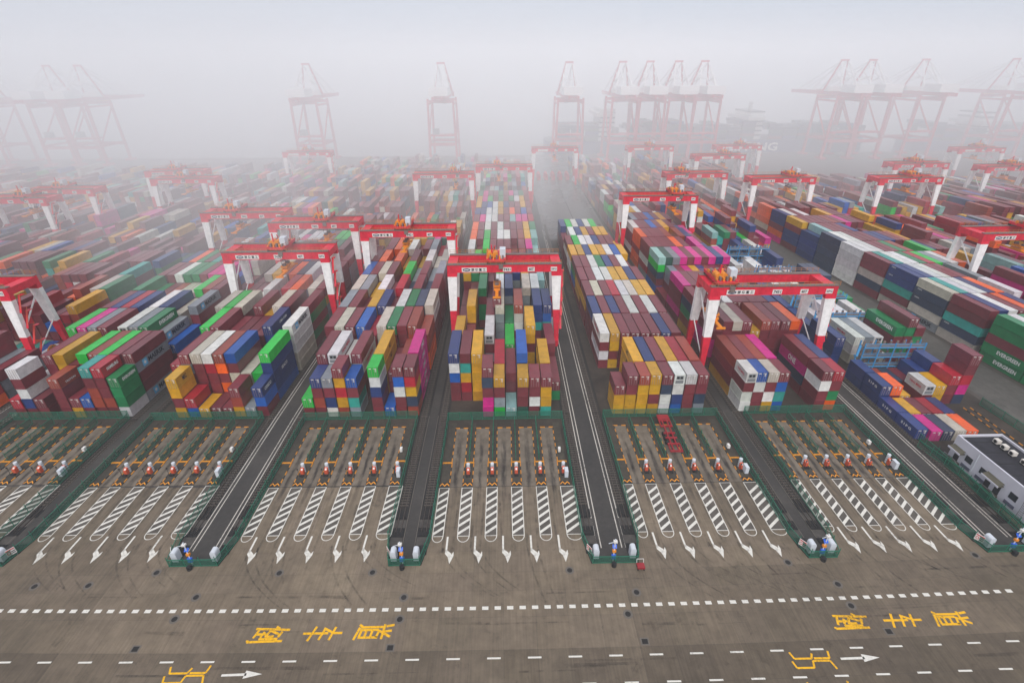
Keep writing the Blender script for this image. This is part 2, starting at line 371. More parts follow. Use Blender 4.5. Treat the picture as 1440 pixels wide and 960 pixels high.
DATA = {
 1: {0: ['MR', 'MBWMW', 'MM', '', 'MMMN', 'YM', 'MC', 'MNNMT', 'MNMMR', 'WEEE'],
     1: ['', 'MMW', 'MMMMM', 'MMMYY', 'MMMM', 'MMMMG', 'MMWMN', 'MMMMG', 'MMSMM', 'SMMSM'],
     2: ['MMMGG', 'MMMMP', 'MMMMS', 'MMMMM', 'MMMM', 'MMMSW', 'MMMMS', 'MMMME', 'MMMS', 'MMC'],
     3: ['MMMYM', 'MMMMB', 'MMMMR', 'MMMMB', 'MMMM', 'MMMMW', 'MMMMB', 'MMWL', 'MM', 'SMMMS'],
     4: ['MMMME', 'MMME', 'MMMM', 'MMMN', 'MMML', 'MMML', 'MMMM', 'MMMMG', 'MMMMN', 'MMRMM'],
     5: ['MMMMM', 'MMMMM', 'MMMWW', 'MMMEE', 'MMMME', 'MMMMM', 'MMMPP', 'MMMPP', 'MMMC', 'MMM'],
     6: ['MMMMB', 'MMMMO', 'MMMME', 'MMMMM', 'MMMMT', 'MMMMM', 'MMMMM', 'MMMMM', 'MMMPP', 'MMMLL']},
 2: {0: ['', '', 'YMYY', 'CR', 'Y', 'M', 'M', 'YNM', 'S', 'MCB'],
     1: ['MM', 'MMMR', 'MMMSM', 'MMMML', 'MMMRW', 'MOMON', 'LLLMC', 'WLL', 'MGG', 'CBBBG'],
     2: ['MMM', 'MMMMG', 'MMMMM', 'MMMM', 'MMWM', 'MMMM', 'MMMM', 'BBBBB', 'MM', 'LLWWW'],
     3: ['MMMML', 'MMMMG', 'MMMML', 'MMM', 'MMMMM', 'MMMY', 'MMMML', 'MMMMM', 'MMM', 'MEMEM'],
     4: ['MMPM', 'MMRM', 'MMMW', 'MMMMW', 'MMMM', 'MMMMR', 'MKKKO', 'MKKK', 'MSMML', 'SSSYM'],
     5: ['MMMM', 'MMMML', 'MMMMY', 'MMMMM', 'MMMMO', 'MMMMK', 'SSWWW', 'MMPP', 'MMMG', 'MMMMM'],
     6: ['MMMM', 'MMMM', 'MMMML', 'MMMMM', 'MMMMB', 'MMMMM', 'MMMMM', 'MMMM', 'MMMM', 'SSSSM'],
     7: ['MMMMQ', 'MMMMM', 'MMMMM', 'MMMMO', 'MMMMO', 'MMMMM', 'MMMME', 'MMMMM', 'MMMM', 'MMMMM'],
     8: ['MMMW', 'MMMWW', 'MMMWW', 'MMMMB', 'MMMMM', 'MMMMG', 'MMMMG', 'MMMMM', 'MMMMP', 'MMMMM']},
 3: {0: ['MG', 'MNMB', 'WBMS', 'NYRYM', 'STMC', '', 'MMBWG', 'C', 'MMWCM', 'NKYRM'],
     1: ['MM', 'MMMMM', 'MMMMW', 'MMMW', 'MMMWM', '', 'YYYYY', 'MMM', 'MMMN', 'PPPPP'],
     2: ['MMMMM', 'MMMML', 'MMMMM', 'BBBCC', 'MMRR', 'MMMLL', 'MMMME', 'MMMMM', 'NNNNN', 'OONN'],
     3: ['MMMSS', 'MMMMM', 'MMMM', 'MMMYY', 'MMMMB', 'MMMM', 'MMMMW', 'MMEEE', 'MMKKK', 'MMMWL'],
     4: ['MMMML', 'MMMMS', 'MMMY', 'MMMMW', 'MMMM', 'MMMMR', 'MMKK', 'MMMMM', 'MMMK', 'MMMMM'],
     5: ['MMMMC', 'MMMMM', 'MMMML', 'MMMMM', 'MMM', 'MMMMG', 'MMMS', 'MMMMM', 'MMMS', 'MMMMS'],
     6: ['MMMMM', 'MMMMO', 'MMMM', 'MMMMO', 'MMMY', 'MMMMM', 'MMMY', 'MMMMW', 'MMML', 'MMMML'],
     7: ['MMMM', 'MMMMM', 'MMMMO', 'MMMMY', 'MMMMW', 'MMMM', 'MMMMM', 'MMMMS', 'MMMR', 'MMMMM'],
     8: ['MMMM', 'MMMMM', 'MMMOO', 'MMMM', 'MMMMY', 'MMMMY', 'MMMME', 'MMMMP', 'MMMDD', 'MMMMM']},
 4: {0: ['', '', '', 'PPMKM', 'GSMY', 'Q', 'DMMY', 'MWMM', 'TYYM', ''],
     1: ['MMCWB', 'MRYTM', 'YYYYY', '', 'MMMR', 'MMM', 'MMMBC', '', 'MMYY', 'EM'],
     2: ['MMMY', 'MMM', '', 'MSMW', '', 'MMG', '', 'YYMYY', '', 'MMM'],
     3: ['MMM', 'MMMYY', '', 'MMMM', 'SSSSL', 'MME', 'MMWWN', '', 'MMTBB', 'MMTCB'],
     4: ['MMM', 'MMMM', 'MEEME', 'MMM', 'MMMMW', 'MMMSB', 'MM', 'SSSSL', 'MMMMW', 'MM'],
     5: ['MMMMY', 'MMMEE', 'MMMME', 'MMMM', 'MMMMG', 'MMMMM', 'MMMSB', 'MMMMY', 'MMMMM', 'MMQQ'],
     6: ['MMMM', 'MMMMG', 'MMMG', 'MMMMM', 'MMMMW', 'MMMMR', 'MMMM', 'MMMMM', 'MMMMK', 'MMMY'],
     7: ['MMMMW', 'MMMM', 'MMMMG', 'MMMMM', 'MMMMM', 'MMMMM', 'MMMM', 'MMMMM', 'MMMMP', 'MMMQ'],
     8: ['MMMOO', 'MMMMM', 'MMMMG', 'MMMMM', 'MMMWW', 'MMMMW', 'MMMMM', 'MMMMN', 'MMMMY', 'MMMQQ'],
     9: ['MMMMO', 'MMMMM', 'MMMMW', 'MMMMM', 'MMMMW', 'MMMMM', 'MMMMM', 'MMMMM', 'MMMMY', 'MMMME'],
     10: ['MMMMM', 'MMMMP', 'MMMSW', 'MMMMW', 'MMMMM', 'MMMMM', 'MMMMQ', 'MMMMP', 'MMMMP', 'MMMMR'],
     11: ['MMMMB', 'MMMMB', 'MMMMW', 'MMMMW', 'MMMMY', 'MMMMM', 'MMMMO', 'MMMMM', 'MMMMC', 'MMMMM'],
     12: ['MMMMY', 'MMMMB', 'MMMMC', 'MMMMW', 'MMMMY', 'MMMMB', 'MMMMM', 'MMMMM', 'MMMMY', 'MMMMM'],
     13: ['MMMMY', 'MMMMP', 'MMMMG', 'MMMMM', 'MMMME', 'MMMMM', 'MMMME', 'MMMMW', 'MMMMY', 'MMMMM'],
     14: ['MMMME', 'MMMMP', 'MMMMM', 'MMMMM', 'MMMME', 'MMMMM', 'MMMMP', 'MMMMS', 'MMMME', 'MMMMM']},
 5: {0: ['YYM', 'YYMM', 'YYYN', 'YMYY', 'WWKM', 'CBWW', 'MMMW', 'SKMM'],
     1: ['', '', 'YYYY', 'MMMB', 'MMMM', 'MMMY', 'MMMR', 'MMMN'],
     2: ['MWMW', 'YMYY', 'MMMM', 'MMMM', 'MMMM', 'MMMM', 'MMMB', 'MMMM'],
     3: ['MMMB', 'MMMM', 'MMMB', 'MMMM', 'MMMW', 'MMMM', 'MMMW', 'MMMM'],
     4: ['MMYM', 'MMML', 'MMMM', 'MMMR', 'MMMW', 'MMML', 'MMMY', 'MMMY'],
     5: ['MYYM', 'MMMM', 'MMMW', 'MMMW', 'MMMY', 'MMMY', 'MMMB', 'MMMM'],
     6: ['MCEM', 'MMMM', 'MMMW', 'MMME', 'MMMB', 'MMMM', 'MMMW', 'MMM'],
     7: ['MWWY', 'MMMY', 'MMMB', 'MMMY', 'MMMY', 'MMMW', 'MMCC', 'MMMY'],
     8: ['MMWM', 'MMMG', 'MMMW', 'MMMW', 'MMMB', 'MMMM', 'MMMM', 'MMY'],
     9: ['MMM', 'MMMW', 'MMMB', 'MMMY', 'MMMM', 'MMMY', 'MMMY', 'MMM'],
     10: ['MMBB', 'MMMG', 'MMMW', 'MMMB', 'MMMW', 'MMMG', 'MM', 'MM']},
 6: {0: ['WWMW', 'MMWC', 'YWML', 'CTCM', '', '', '', 'MMWM', 'OEMR', ''],
     1: ['YMMN', 'MMMM', 'MMMN', 'MMMP', '', '', '', 'MKPM', 'MMMB', ''],
     2: ['MPPM', 'MMMMM', 'MMMML', 'MMMMM', 'YYYY', 'MMMMN', 'MMMMM', 'MMMMM', 'MMMMO', ''],
     3: ['YNEKM', 'MMMM', 'MMMM', 'MMMMW', 'MMMMM', 'MMMMM', 'MMMMM', 'MMMMM', 'MMMMB', ''],
     4: ['MPMMP', 'MMMMM', 'MMMMM', 'MMMMM', 'MMMMM', 'MMMM', 'MMMY', 'MMMMM', 'MMMM', 'MMM'],
     5: ['M', 'MMSS', 'MMMM', 'MMMP', 'MMMY', 'MMMB', 'MMMM', 'MMMM', 'MMM', 'MMM'],
     6: ['CMKGQ', 'MMMDD', 'MMMMS', 'MMMMP', 'MMMMM', 'MMMMP', 'MMMMM', 'MMMMP', 'MMMMB', 'MMMMP'],
     7: ['SRWMM', 'MMMMM', 'MMMMM', 'MMMMM', 'MMMMO', 'MMMMM', 'MMMM', 'MMMMP', 'MMMM', 'MMMB'],
     8: ['OOMOO', 'MMMMM', 'MMMMM', 'MMMMM', 'MMMMN', 'MMMW', 'MMMMN', 'MMMMB', 'MMMB', 'MMMM'],
     9: ['MWMMW', 'MMMMM', 'MMMMM', 'MMMCC', 'MMMMM', 'MMMMY', 'MMMMM', 'MMMK', 'MMMB', 'MMMP'],
     10: ['Y', 'MMMMS', 'MMMMM', 'MMMMM', 'MMMBC', 'MMMMM', 'MMMMY', 'MMMMM', 'MMMM', 'PPP'],
     11: ['MYYYM', 'YYYYY', 'YYYYY', 'MMMMW', 'MMMMM', 'MMMMM', 'MMMM', 'WWWW', 'MMBB', 'BB']},
 8: {0: ['EEEEE', 'MMMMM', 'MMMME', 'MMMMB', 'MMMMM', 'MMMMM'], 1: ['EEMEE', 'MMMMW', 'MMMME', 'MMMMM', 'MMMMP', 'MMMMM'],
     2: ['LKTMM', 'MMMMB', 'MMMMW', 'MMMMM', 'MMMMO', 'MMMBB'], 3: ['SLKKL', 'MMMMT', 'WWWWW', 'MMMMW', 'MMMMB', 'MMMMO'],
     4: ['LMTBB', 'MMMMB', 'WWWWW', 'MMWWW', 'MMMMM', 'MMMMM'], 5: ['MKLMM', 'MMMMT', 'MMMWW', 'SSSLW', 'MMMME', 'MMMMR'],
     6: ['WWWWW', 'WWWWW', 'MMWWW', 'MMMMM', 'MMMMM', 'MMMRE'], 7: ['KKKKK', 'MMMMW', 'MWWWW', 'MMMMM', 'MMMMM', 'MMMMM'],
     8: ['BBBB', 'MMMMQ', 'MMMMM', 'MMMMM', 'MMMMM', 'MMMMB'], 9: ['MBBMY', 'MMMMM', 'MMMMM', 'MMMMM', 'MMMMM', 'MMMMN']},
}
WEIGHT = 'M' * 66 + 'N' * 9 + 'R' * 6 + 'B' * 8 + 'C' * 4 + 'Y' * 13 + 'W' * 8 + 'L' * 6 + 'G' * 3 + 'E' * 5 + 'T' * 2 + 'P' * 6 + 'O' * 5 + 'S' * 5 + 'K' * 4 + 'D' + 'Q' * 2

def block_xy(b, x, y):
    """block-local x at the front line and y -> ground"""
    cx, dy, sk = BLOCK[b]
    return (x + sk * (y - 96), y + dy)

CONT = []     # dict per container
def add_cont(b, r, s, t, n, col, x, y, z, ln, rz): CONT.append(dict(b=b, r=r, s=s, t=t, n=n, c=col, x=x, y=y, z=z, l=ln, rz=rz))

def build_lists():
    rnd = random.Random(11)
    HT = {}
    for b in BLOCK:
        cx, dy, sk = BLOCK[b]
        rows = ROWS.get(b, 10); p = PITCH.get(b, 2.66); x0 = LEFT.get(b, cx - (9 * p + CW) / 2)
        last = 25
        if b == 5: last = 10
        if b == 7: last = 24
        if b == 8: last = 22
        if b >= 9: last = 17
        if b <= 0: last = 22
        first = 0
        if b == 7: first = 2
        if b >= 8: first = 0
        near_rand = [4] * rows
        for s in range(first, last + 1):
            if b == 5 and s > 10: continue
            gap_slot = rnd.random() < 0.05
            hslot = rnd.choice([3, 4, 4, 4, 5])
            for r in range(rows):
                rowd = DATA.get(b, {}).get(s)
                if rowd is not None and r < len(rowd):
                    st = rowd[r]
                elif b == 7:
                    st = stack7(s, r, rnd)
                else:
                    if b in (0, -1) and s == 0 and r < 10: h = rnd.choice([0, 1, 3, 4])
                    else: h = 1 if gap_slot else max(0, min(5, hslot + rnd.choice([-2, -1, 0, 0, 0, 1])))
                    cl = rnd.choice(WEIGHT); st = ''
                    for t in range(h):
                        if rnd.random() < 0.55: cl = rnd.choice(WEIGHT)
                        st += cl
                if b in (8, 9) and s < 2 and r == 0 and rowd is None: st = 'MEEM'
                HT[(b, r, s)] = len(st)
                for t, c in enumerate(st):
                    gx, gy = block_xy(b, x0 + p * r + CW / 2, SLOT_Y[s])
                    add_cont(b, r, s, t, len(st), c, gx + rnd.uniform(-.06, .06), gy + rnd.uniform(-.12, .12), t * TP, slot_len(s), -math.atan(sk))
        # far yard behind the wet apron east of block five
    # block seven front, twenty foot lines in front of and beside the others
    front7 = {83.4: ['', 'P', 'K', 'L', 'O', '', '', '', ''], 85.1: ['B'], 89.9: ['', 'Y', 'M', 'R', 'B', '', '', '', ''], 91.4: ['B'],
              97.8: ['BB', 'MO', 'Y', '', 'MW', 'YY', 'MMR', 'KPRMM', ''], 104.2: ['BB', 'M', 'N', 'K', 'M', 'BB', 'BBB', '', '']}
    for k, (y, row) in enumerate(front7.items()):
        for r, st in enumerate(row):
            for t, c in enumerate(st):
                HT[(7, r, -9 + k)] = len(st)
                add_cont(7, r, -9 + k, t, len(st), c, 88.0 + 2.55 * r + CW / 2 + 0.02 * r, y + (1.0 if y in (83.4, 89.9) else 0), t * TP, LEN20, 0.0)
    return HT

RACK_SLOTS = {2: 0, 3: 0, 5: 0, 7: 0, 9: 0}
def stack7(s, r, rnd):
    if s == 2: return ['BBB', '', 'LWW', 'SSS', 'SSW', 'W', 'MEME', 'MEMEM', 'MMEM', ''][r] if r < 10 else ''
    if s == 3: return ['BB', '', 'WW', 'LWW', 'SWW', '', 'SSW', 'EE', 'WE', ''][r] if r < 10 else ''
    if s == 4: return ['BB', '', 'WWW', 'LW', 'WW', 'EE', 'EEE', 'MEE', 'ME', ''][r] if r < 10 else ''
    if s == 5: return ['BB', 'KK', 'WW', 'WWW', 'WW', 'W', 'KKKK', 'KKKK', '', ''][r] if r < 10 else ''
    if s < 9:
        if r > 8: return ''
        if rnd.random() < 0.3: return ''
        return rnd.choice(['WW', 'WWW', 'B', 'BB', 'PW', 'W', 'LWW', 'BBB', 'YW', 'K'])
    h = rnd.choice([2, 3, 3, 4, 4, 5]); return ''.join(rnd.choice(WEIGHT) for _ in range(h))

HT = build_lists()

# ------------------------------------------------------------------ container meshes
def container_meshes(ln):
    mb = MB(); w = CW / 2; e = 0.08; h = CH
    mb.box(-w + e, w - e, e, ln - e, 0.12, h - 0.045)
    for sx in (-1, 1):
        a, b2 = sorted((sx * w, sx * (w - 0.13)))
        mb.box(a, b2, 0, 0.16, 0, h); mb.box(a, b2, ln - 0.16, ln, 0, h)
        mb.box(a, b2, 0.16, ln - 0.16, h - 0.12, h - 0.01); mb.box(a, b2, 0.16, ln - 0.16, 0, 0.16)
    for y in (0, ln - 0.12):
        mb.box(-w + .13, w - .13, y, y + 0.12, h - 0.14, h - 0.01); mb.box(-w + .13, w - .13, y, y + 0.12, 0, 0.16)
    body = mb.mesh('container_body', [M['paint']])
    return body
def door_meshes():
    out = []
    for k, sx in enumerate((-1, 1)):
        mb = MB()
        x0, x1 = (-1.08, -0.01) if sx < 0 else (0.01, 1.08)
        mb.box(x0, x1, 0.012, 0.06, 0.17, CH - 0.15, 0)
        for f in (0.3, 0.74):
            x = x0 + (x1 - x0) * f
            mb.box(x - .028, x + .028, -0.03, 0.012, 0.1, CH - 0.1, 1)
        if sx > 0:
            for i in range(3): mb.box(x0 + .5, x0 + .85, 0.0, 0.012, 1.5 + .26 * i, 1.64 + .26 * i, 2)
            mb.box(x0 + .12, x0 + .9, 0.0, 0.012, 2.2, 2.32, 2)
        else:
            mb.box(x0 + .2, x0 + .75, 0.0, 0.012, 2.12, 2.32, 2)
        out.append(mb.mesh('container_door', [M['paint'], M['lock'], M['mark']]))
    return out
def reefer_unit_mesh():
    mb = MB(); mb.box(-1.05, 1.05, -0.02, 0.06, 0.2, CH - 0.12, 0); mb.box(-0.8, 0.8, -0.05, -0.02, 1.3, 2.3, 1)
    mb.cyl((-.4, -.05, 1.8), (-.4, -.07, 1.8), .3, 10, 2); mb.cyl((.4, -.05, 1.8), (.4, -.07, 1.8), .3, 10, 2); mb.box(-.9, .9, -0.04, -0.02, .3, 1.1, 1)
    return mb.mesh('cooling_unit', [M['paint'], M['grey'], M['dk']])
def end_panel_mesh():
    mb = MB()
    for i in range(7):
        x = -1.0 + i * 2.0 / 6; mb.box(x - .07, x + .07, 0.012, 0.05, 0.17, CH - 0.15, 0)
    return mb.mesh('end_wall', [M['paint']])
BODY = {LEN20: container_meshes(LEN20), LEN40: container_meshes(LEN40)}
DOOR = door_meshes(); REEF = reefer_unit_mesh(); ENDW = end_panel_mesh()
_star = MB()
_pts = []
for i in range(14):
    a = math.pi * i / 7 + math.pi / 2; rr = .34 if i % 2 == 0 else .15
    _pts.append((rr * math.cos(a), rr * math.sin(a)))
for i in range(14):
    j = (i + 1) % 14; _star.quad([(0, 0, .006), (*_pts[i], .006), (*_pts[j], .006)], 1)
_star.quad([(-.5, -.5, 0), (.5, -.5, 0), (.5, .5, 0), (-.5, .5, 0)], 0)
M['skyblue'] = mat('logo_sky_blue', (92, 172, 214), 0.5)
STAR = _star.mesh('star_emblem', [M['skyblue'], M['mark']])
M['letterdark'] = mat('letter_dark', (44, 50, 62), 0.6); M['letterred'] = mat('letter_red', (196, 40, 70), 0.6); M['letterwhite'] = mat('letter_white', (228, 228, 224), 0.6)
M['letterblue'] = mat('letter_blue', (40, 60, 120), 0.6)

# choose the containers that show largest: exposed faces, nearest first
def exposed(c):
    b, r, s, t = c['b'], c['r'], c['s'], c['t']
    if t == c['n'] - 1: return 3
    fr = HT.get((b, r, s - 1), 0) if s > 0 else 0
    if fr <= t - 0.5: return 2
    side = HT.get((b, r + 1, s), 0) if c['x'] < 0 else HT.get((b, r - 1, s), 0)
    if side <= t: return 1
    return 0
def score(c):
    zc = c['y'] * math.cos(TH) + (CAMH - c['z']) * math.sin(TH)
    px = 711 * abs(c['x']) / zc
    yc = (CAMH - c['z'] - 1.3) * math.cos(TH) - c['y'] * math.sin(TH)
    if px > 725 + 30 or zc < 5: return -1
    e = exposed(c)
    if e == 0: return -1
    return (1.0 / zc ** 2) * (1.0 if c['l'] > 7 else 0.7) * {3: 1.0, 2: 0.62, 1: 0.8}[e] * (1.7 if c['b'] == 8 and c['r'] == 0 else 1.0)
for c in CONT: c['sc'] = score(c)
CONT.sort(key=lambda c: -c['sc'])
BIG = CONT[:298]; REST = CONT[298:]
BLOCKWORD = {0: 'leftmost', 1: 'second', 2: 'third', 3: 'fourth', 4: 'fifth', 5: 'sixth', 6: 'seventh', 7: 'eighth', 8: 'ninth', 9: 'tenth'}
TIER = ['bottom', 'second', 'third', 'fourth', 'fifth']
_used = {}
def cont_label(c):
    tier = 'on top' if c['t'] == c['n'] - 1 and c['n'] > 1 else ('alone on the ground' if c['n'] == 1 else ('at bottom' if c['t'] == 0 else ORD[c['t']] + ' up'))
    if c['b'] == 7 and c['s'] < 0: line = ORD[max(0, (c['s'] + 9) // 2)] + ' short line'
    elif c['s'] == 0: line = 'front line'
    else: line = ORD[min(c['s'], 11)] + ' line'
    if tier == 'alone on the ground': tier = 'on the ground'
    lab = f"{CNAME[c['c']]} container {tier}, {ORD[c['r']]} stack from left, {line}, {BLOCKWORD.get(c['b'], 'farthest')} block"
    k = _used.get(lab, 0); _used[lab] = k + 1
    if k: lab = lab.replace('container', 'shipping container' if k == 1 else 'freight container')
    return lab
def side_text(o, c, txt, m, width, height, off=0.0, zz=1.45):
    """lettering on the long side that faces the camera"""
    sgn = 1 if c['x'] < 0 else -1
    x = sgn * (CW / 2 + 0.012)
    d = (0, 1, 0) if sgn > 0 else (0, -1, 0)
    put_text(txt, m, o, (x, c['l'] / 2 + off * (1 if sgn > 0 else -1), zz), d, (0, 0, 1), width, height)
rl = random.Random(5)
_near = {}
for c in BIG:
    o = link('shipping_container', BODY[c['l']], None, (c['x'], c['y'], c['z']), c['rz'])
    tag(o, cont_label(c), 'container', 'shipping containers stacked in the yard')
    j = rl.uniform(.78, 1.14); base = PLIN[c['c']]
    colr = tuple(min(1, v * j * rl.uniform(.97, 1.03)) for v in base) + (1,)
    o.color = colr
    kind = rl.random()
    frontfree = (HT.get((c['b'], c['r'], c['s'] - 1), 0) if c['s'] > 0 else 0) <= c['t']
    if frontfree or c['t'] == c['n'] - 1:
        if c['c'] in 'W' and kind < .45:
            link('cooling_unit', REEF, o).color = colr
        elif kind < .62 or c['l'] < 7:
            for dm in DOOR: link('container_door', dm, o).color = colr
        else:
            link('end_wall', ENDW, o).color = colr
    sidefree = (HT.get((c['b'], c['r'] + 1, c['s']), 0) if c['x'] < 0 else HT.get((c['b'], c['r'] - 1, c['s']), 0)) <= c['t']
    if sidefree and abs(c['x']) > 8:
        L40 = c['l'] > 7; k = c['c']
        if k in 'EG' and (k == 'E' or c['b'] == 1): side_text(o, c, 'EVERGREEN', 'letterwhite', 6.4 if L40 else 4.2, 1.05 if L40 else .75, 1.5 if L40 else .4)
        elif k == 'S' or (k == 'W' and c['b'] in (2, 7) and c['r'] > 2 and c['s'] in (2, 3)) or (k == 'L' and c['b'] == 2 and c['r'] == 9):
            side_text(o, c, 'MAERSK', 'letterdark', 6.0 if L40 else 3.6, 1.25 if L40 else .8, 1.2 if L40 else .5)
            sg = 1 if c['x'] < 0 else -1
            st = link('star_emblem', STAR, o)
            X = Vector((0, sg, 0)); Y = Vector((0, 0, 1)); Z = X.cross(Y)
            sz = 1.7 if L40 else 1.1
            st.matrix_local = Matrix.Translation((sg * (CW / 2 + .012), c['l'] / 2 - sg * (3.1 if L40 else 2.0), 1.4)) @ Matrix((X * sz, Y * sz, Z)).transposed().to_4x4()
        elif k == 'P': side_text(o, c, 'ONE', 'letterwhite', 3.4 if L40 else 2.4, 1.5 if L40 else 1.1, 0)
        elif k == 'B' and c['b'] == 7: side_text(o, c, 'S I P G', 'letterwhite', 3.0 if not L40 else 4.6, .6 if not L40 else .9, 0)
        elif k == 'B' and c['b'] == 2 and c['r'] == 7: side_text(o, c, 'CMA CGM', 'letterwhite', 4.6, .7, 1)
        elif k == 'B' and c['b'] == 2 and c['t'] == 2: side_text(o, c, 'COSCO' if not L40 else 'SEACO', 'letterwhite', 3.4, .8, 0)
        elif k == 'B' and c['b'] == 8: side_text(o, c, 'COSCO', 'letterwhite', 1.8, .4, -4.2, 2.1)
        elif k == 'K' and c['b'] == 8: side_text(o, c, 'COSCO', 'letterwhite', 1.8, .4, -4.2, 2.1)
        elif k == 'Y' and c['b'] in (3, 5, 2): side_text(o, c, 'MSC', 'letterdark', 1.5, 1.1, 0)
        elif k == 'R' and c['b'] == 1: side_text(o, c, 'HAMBURG', 'letterwhite', 3.6, .8, .3)
        elif k == 'W' and c['b'] in (3, 5, 6) and not L40: side_text(o, c, 'YANG MING', 'letterred', 3.6, .6, 0)
        elif k == 'W' and c['b'] in (3, 5, 6): side_text(o, c, 'HAPAG LLOYD' if False else 'YANG MING', 'letterred', 6.5, 1.0, 0)
        elif k == 'W' and c['b'] == 7: side_text(o, c, 'YANG MING', 'letterred', 3.8, .6, 0)
        elif k == 'N' and c['b'] == 1 and c['r'] == 4: side_text(o, c, 'TRITON', 'letterwhite', 3.0, .5, 0, .8)

# the rest: one mass of individually coloured boxes, each with a recessed end and proud corner rails
def container_mass(name, lst, kind_label):
    n = len(lst)
    X = np.array([c['x'] for c in lst]); Y = np.array([c['y'] for c in lst]); Z = np.array([c['z'] for c in lst]); Ln = np.array([c['l'] for c in lst]); RZ = np.array([c['rz'] for c in lst])
    w = CW / 2
    T = []
    for (fx, fy, z) in [(-w, 0, 0), (w, 0, 0), (w, 1, 0), (-w, 1, 0), (-w, 0, CH), (w, 0, CH), (w, 1, CH), (-w, 1, CH)]: T.append((fx, fy, 0, z))
    for dep in (0, .08):
        for (x, z) in ((-w + .12, .16), (w - .12, .16), (w - .12, CH - .16), (-w + .12, CH - .16)): T.append((x, 0, dep, z))
    for sx in (1, -1):
        for dep in (0, .06):
            for (t, z) in ((0, .17), (1, .17), (1, CH - .14), (0, CH - .14)): T.append((sx * (w - dep), t, .16 if t == 0 else -.16, z))
    T = np.array(T)
    lx = np.broadcast_to(T[:, 0], (n, len(T))); ly = T[:, 1] * Ln[:, None] + T[:, 2]; lz = np.broadcast_to(T[:, 3], (n, len(T)))
    c, s = np.cos(RZ)[:, None], np.sin(RZ)[:, None]
    vx = X[:, None] + c * lx - s * ly; vy = Y[:, None] + s * lx + c * ly; vz = Z[:, None] + lz
    V = np.stack([vx, vy, vz], -1).reshape(-1, 3)
    def framed(a, o, n_): return [(a[k], a[(k + 1) % 4], o + (k + 1) % 4, o + k) for k in range(4)] + [(o + k, o + (k + 1) % 4, n_ + (k + 1) % 4, n_ + k) for k in range(4)] + [(n_, n_ + 1, n_ + 2, n_ + 3)]
    Fq = [(4, 5, 6, 7), (2, 3, 7, 6)] + framed((0, 1, 5, 4), 8, 12) + framed((1, 2, 6, 5), 16, 20) + [tuple(reversed(q)) for q in framed((0, 3, 7, 4), 24, 28)]
    Fq = np.array(Fq)
    Fa = (Fq[None] + (np.arange(n) * len(T))[:, None, None]).reshape(-1, 4)
    me = bpy.data.meshes.new(name)
    me.vertices.add(len(V)); me.vertices.foreach_set('co', V.ravel())
    me.loops.add(Fa.size); me.loops.foreach_set('vertex_index', Fa.ravel().astype(np.int32))
    me.polygons.add(len(Fa)); me.polygons.foreach_set('loop_start', np.arange(0, Fa.size, 4, dtype=np.int32))
    rr = np.random.RandomState(3)
    colr = np.array([PLIN[k['c']] for k in lst]) * rr.uniform(.84, 1.14, (n, 1)) * rr.uniform(.95, 1.05, (n, 3))
    colr = np.clip(np.concatenate([colr, np.ones((n, 1))], 1), 0, 1)
    a = me.attributes.new('paint', 'FLOAT_COLOR', 'FACE')
    a.data.foreach_set('color', np.repeat(colr, len(Fq), 0).astype(np.float32).ravel())
    me.materials.append(M['paintmass']); me.update(); me.validate(); me.shade_flat()
    o = link(name, me)
    tag(o, kind_label, 'containers', None, 'stuff')
    return o
container_mass('stacked_containers', REST, 'mass of stacked coloured containers filling the yard behind the nearest stacks')

# ------------------------------------------------------------------ ground
def struct(name, mb, mats, parent=None):
    o = link(name, mb.mesh(name, mats), parent)
    if parent is None: o['kind'] = 'structure'
    return o
QUAY_Y = 498.0
struct('ground', MB().quad([(-1800, -300, 0), (1800, -300, 0), (1800, QUAY_Y, 0), (-1800, QUAY_Y, 0)]), [M['ground']])
struct('quay_wall', MB().box(-1800, 1800, QUAY_Y, QUAY_Y + 1.5, -8, 0.4), [M['rim']])
struct('water', MB().quad([(-2900, QUAY_Y + 1.5, -4), (2900, QUAY_Y + 1.5, -4), (2900, 2900, -4), (-2900, 2900, -4)]), [M['water']])

def road_y(x): return 0.00019 * x * x            # the cross road bows very gently
# concrete slabs of the cross road and the turning apron
road = struct('cross_road', MB().quad([(-260, -40, .004), (260, -40, .004), (260, 74, .004), (-260, 74, .004)]), [M['asphalt']])
ROWS_Y = [(25.0, 31.5), (31.5, 37.0), (37.0, 41.75), (41.75, 46.55), (46.55, 50.85), (50.85, 54.1), (54.1, 58.2), (58.2, 63.4), (63.4, 68.6), (68.6, 73.4)]
srnd = random.Random(21)
for i, (ya, yb) in enumerate(ROWS_Y):
    for k in range(-25, 27):
        xa = k * 4.76 - .9; xb = xa + 4.76
        if abs(xa) > 60 + 1.3 * ya: continue
        g = .009
        mb = MB()
        mb.quad([(xa + g, ya + g + road_y(xa), .008), (xb - g, ya + g + road_y(xb), .008), (xb - g, yb - g + road_y(xb), .008), (xa + g, yb - g + road_y(xa), .008)])
        o = link('concrete_slab', mb.mesh('concrete_slab', [M['slab']]), road)
        t = srnd.uniform(.93, 1.06) * (1.0 if i < 3 else 1.12)
        if xa > 16: t *= .80
        if xa < -64: t *= .85
        if i < 3: t *= .86; warm = .985
        if 16 < xa and i >= 6: t *= 1.18
        o.color = (t * 1.0, t * srnd.uniform(.985, 1.0), t * srnd.uniform(.96, .99), 1)

def sheet(name, poly, z, m, parent=None):
    return struct(name, MB().poly(poly, z), [m], parent)

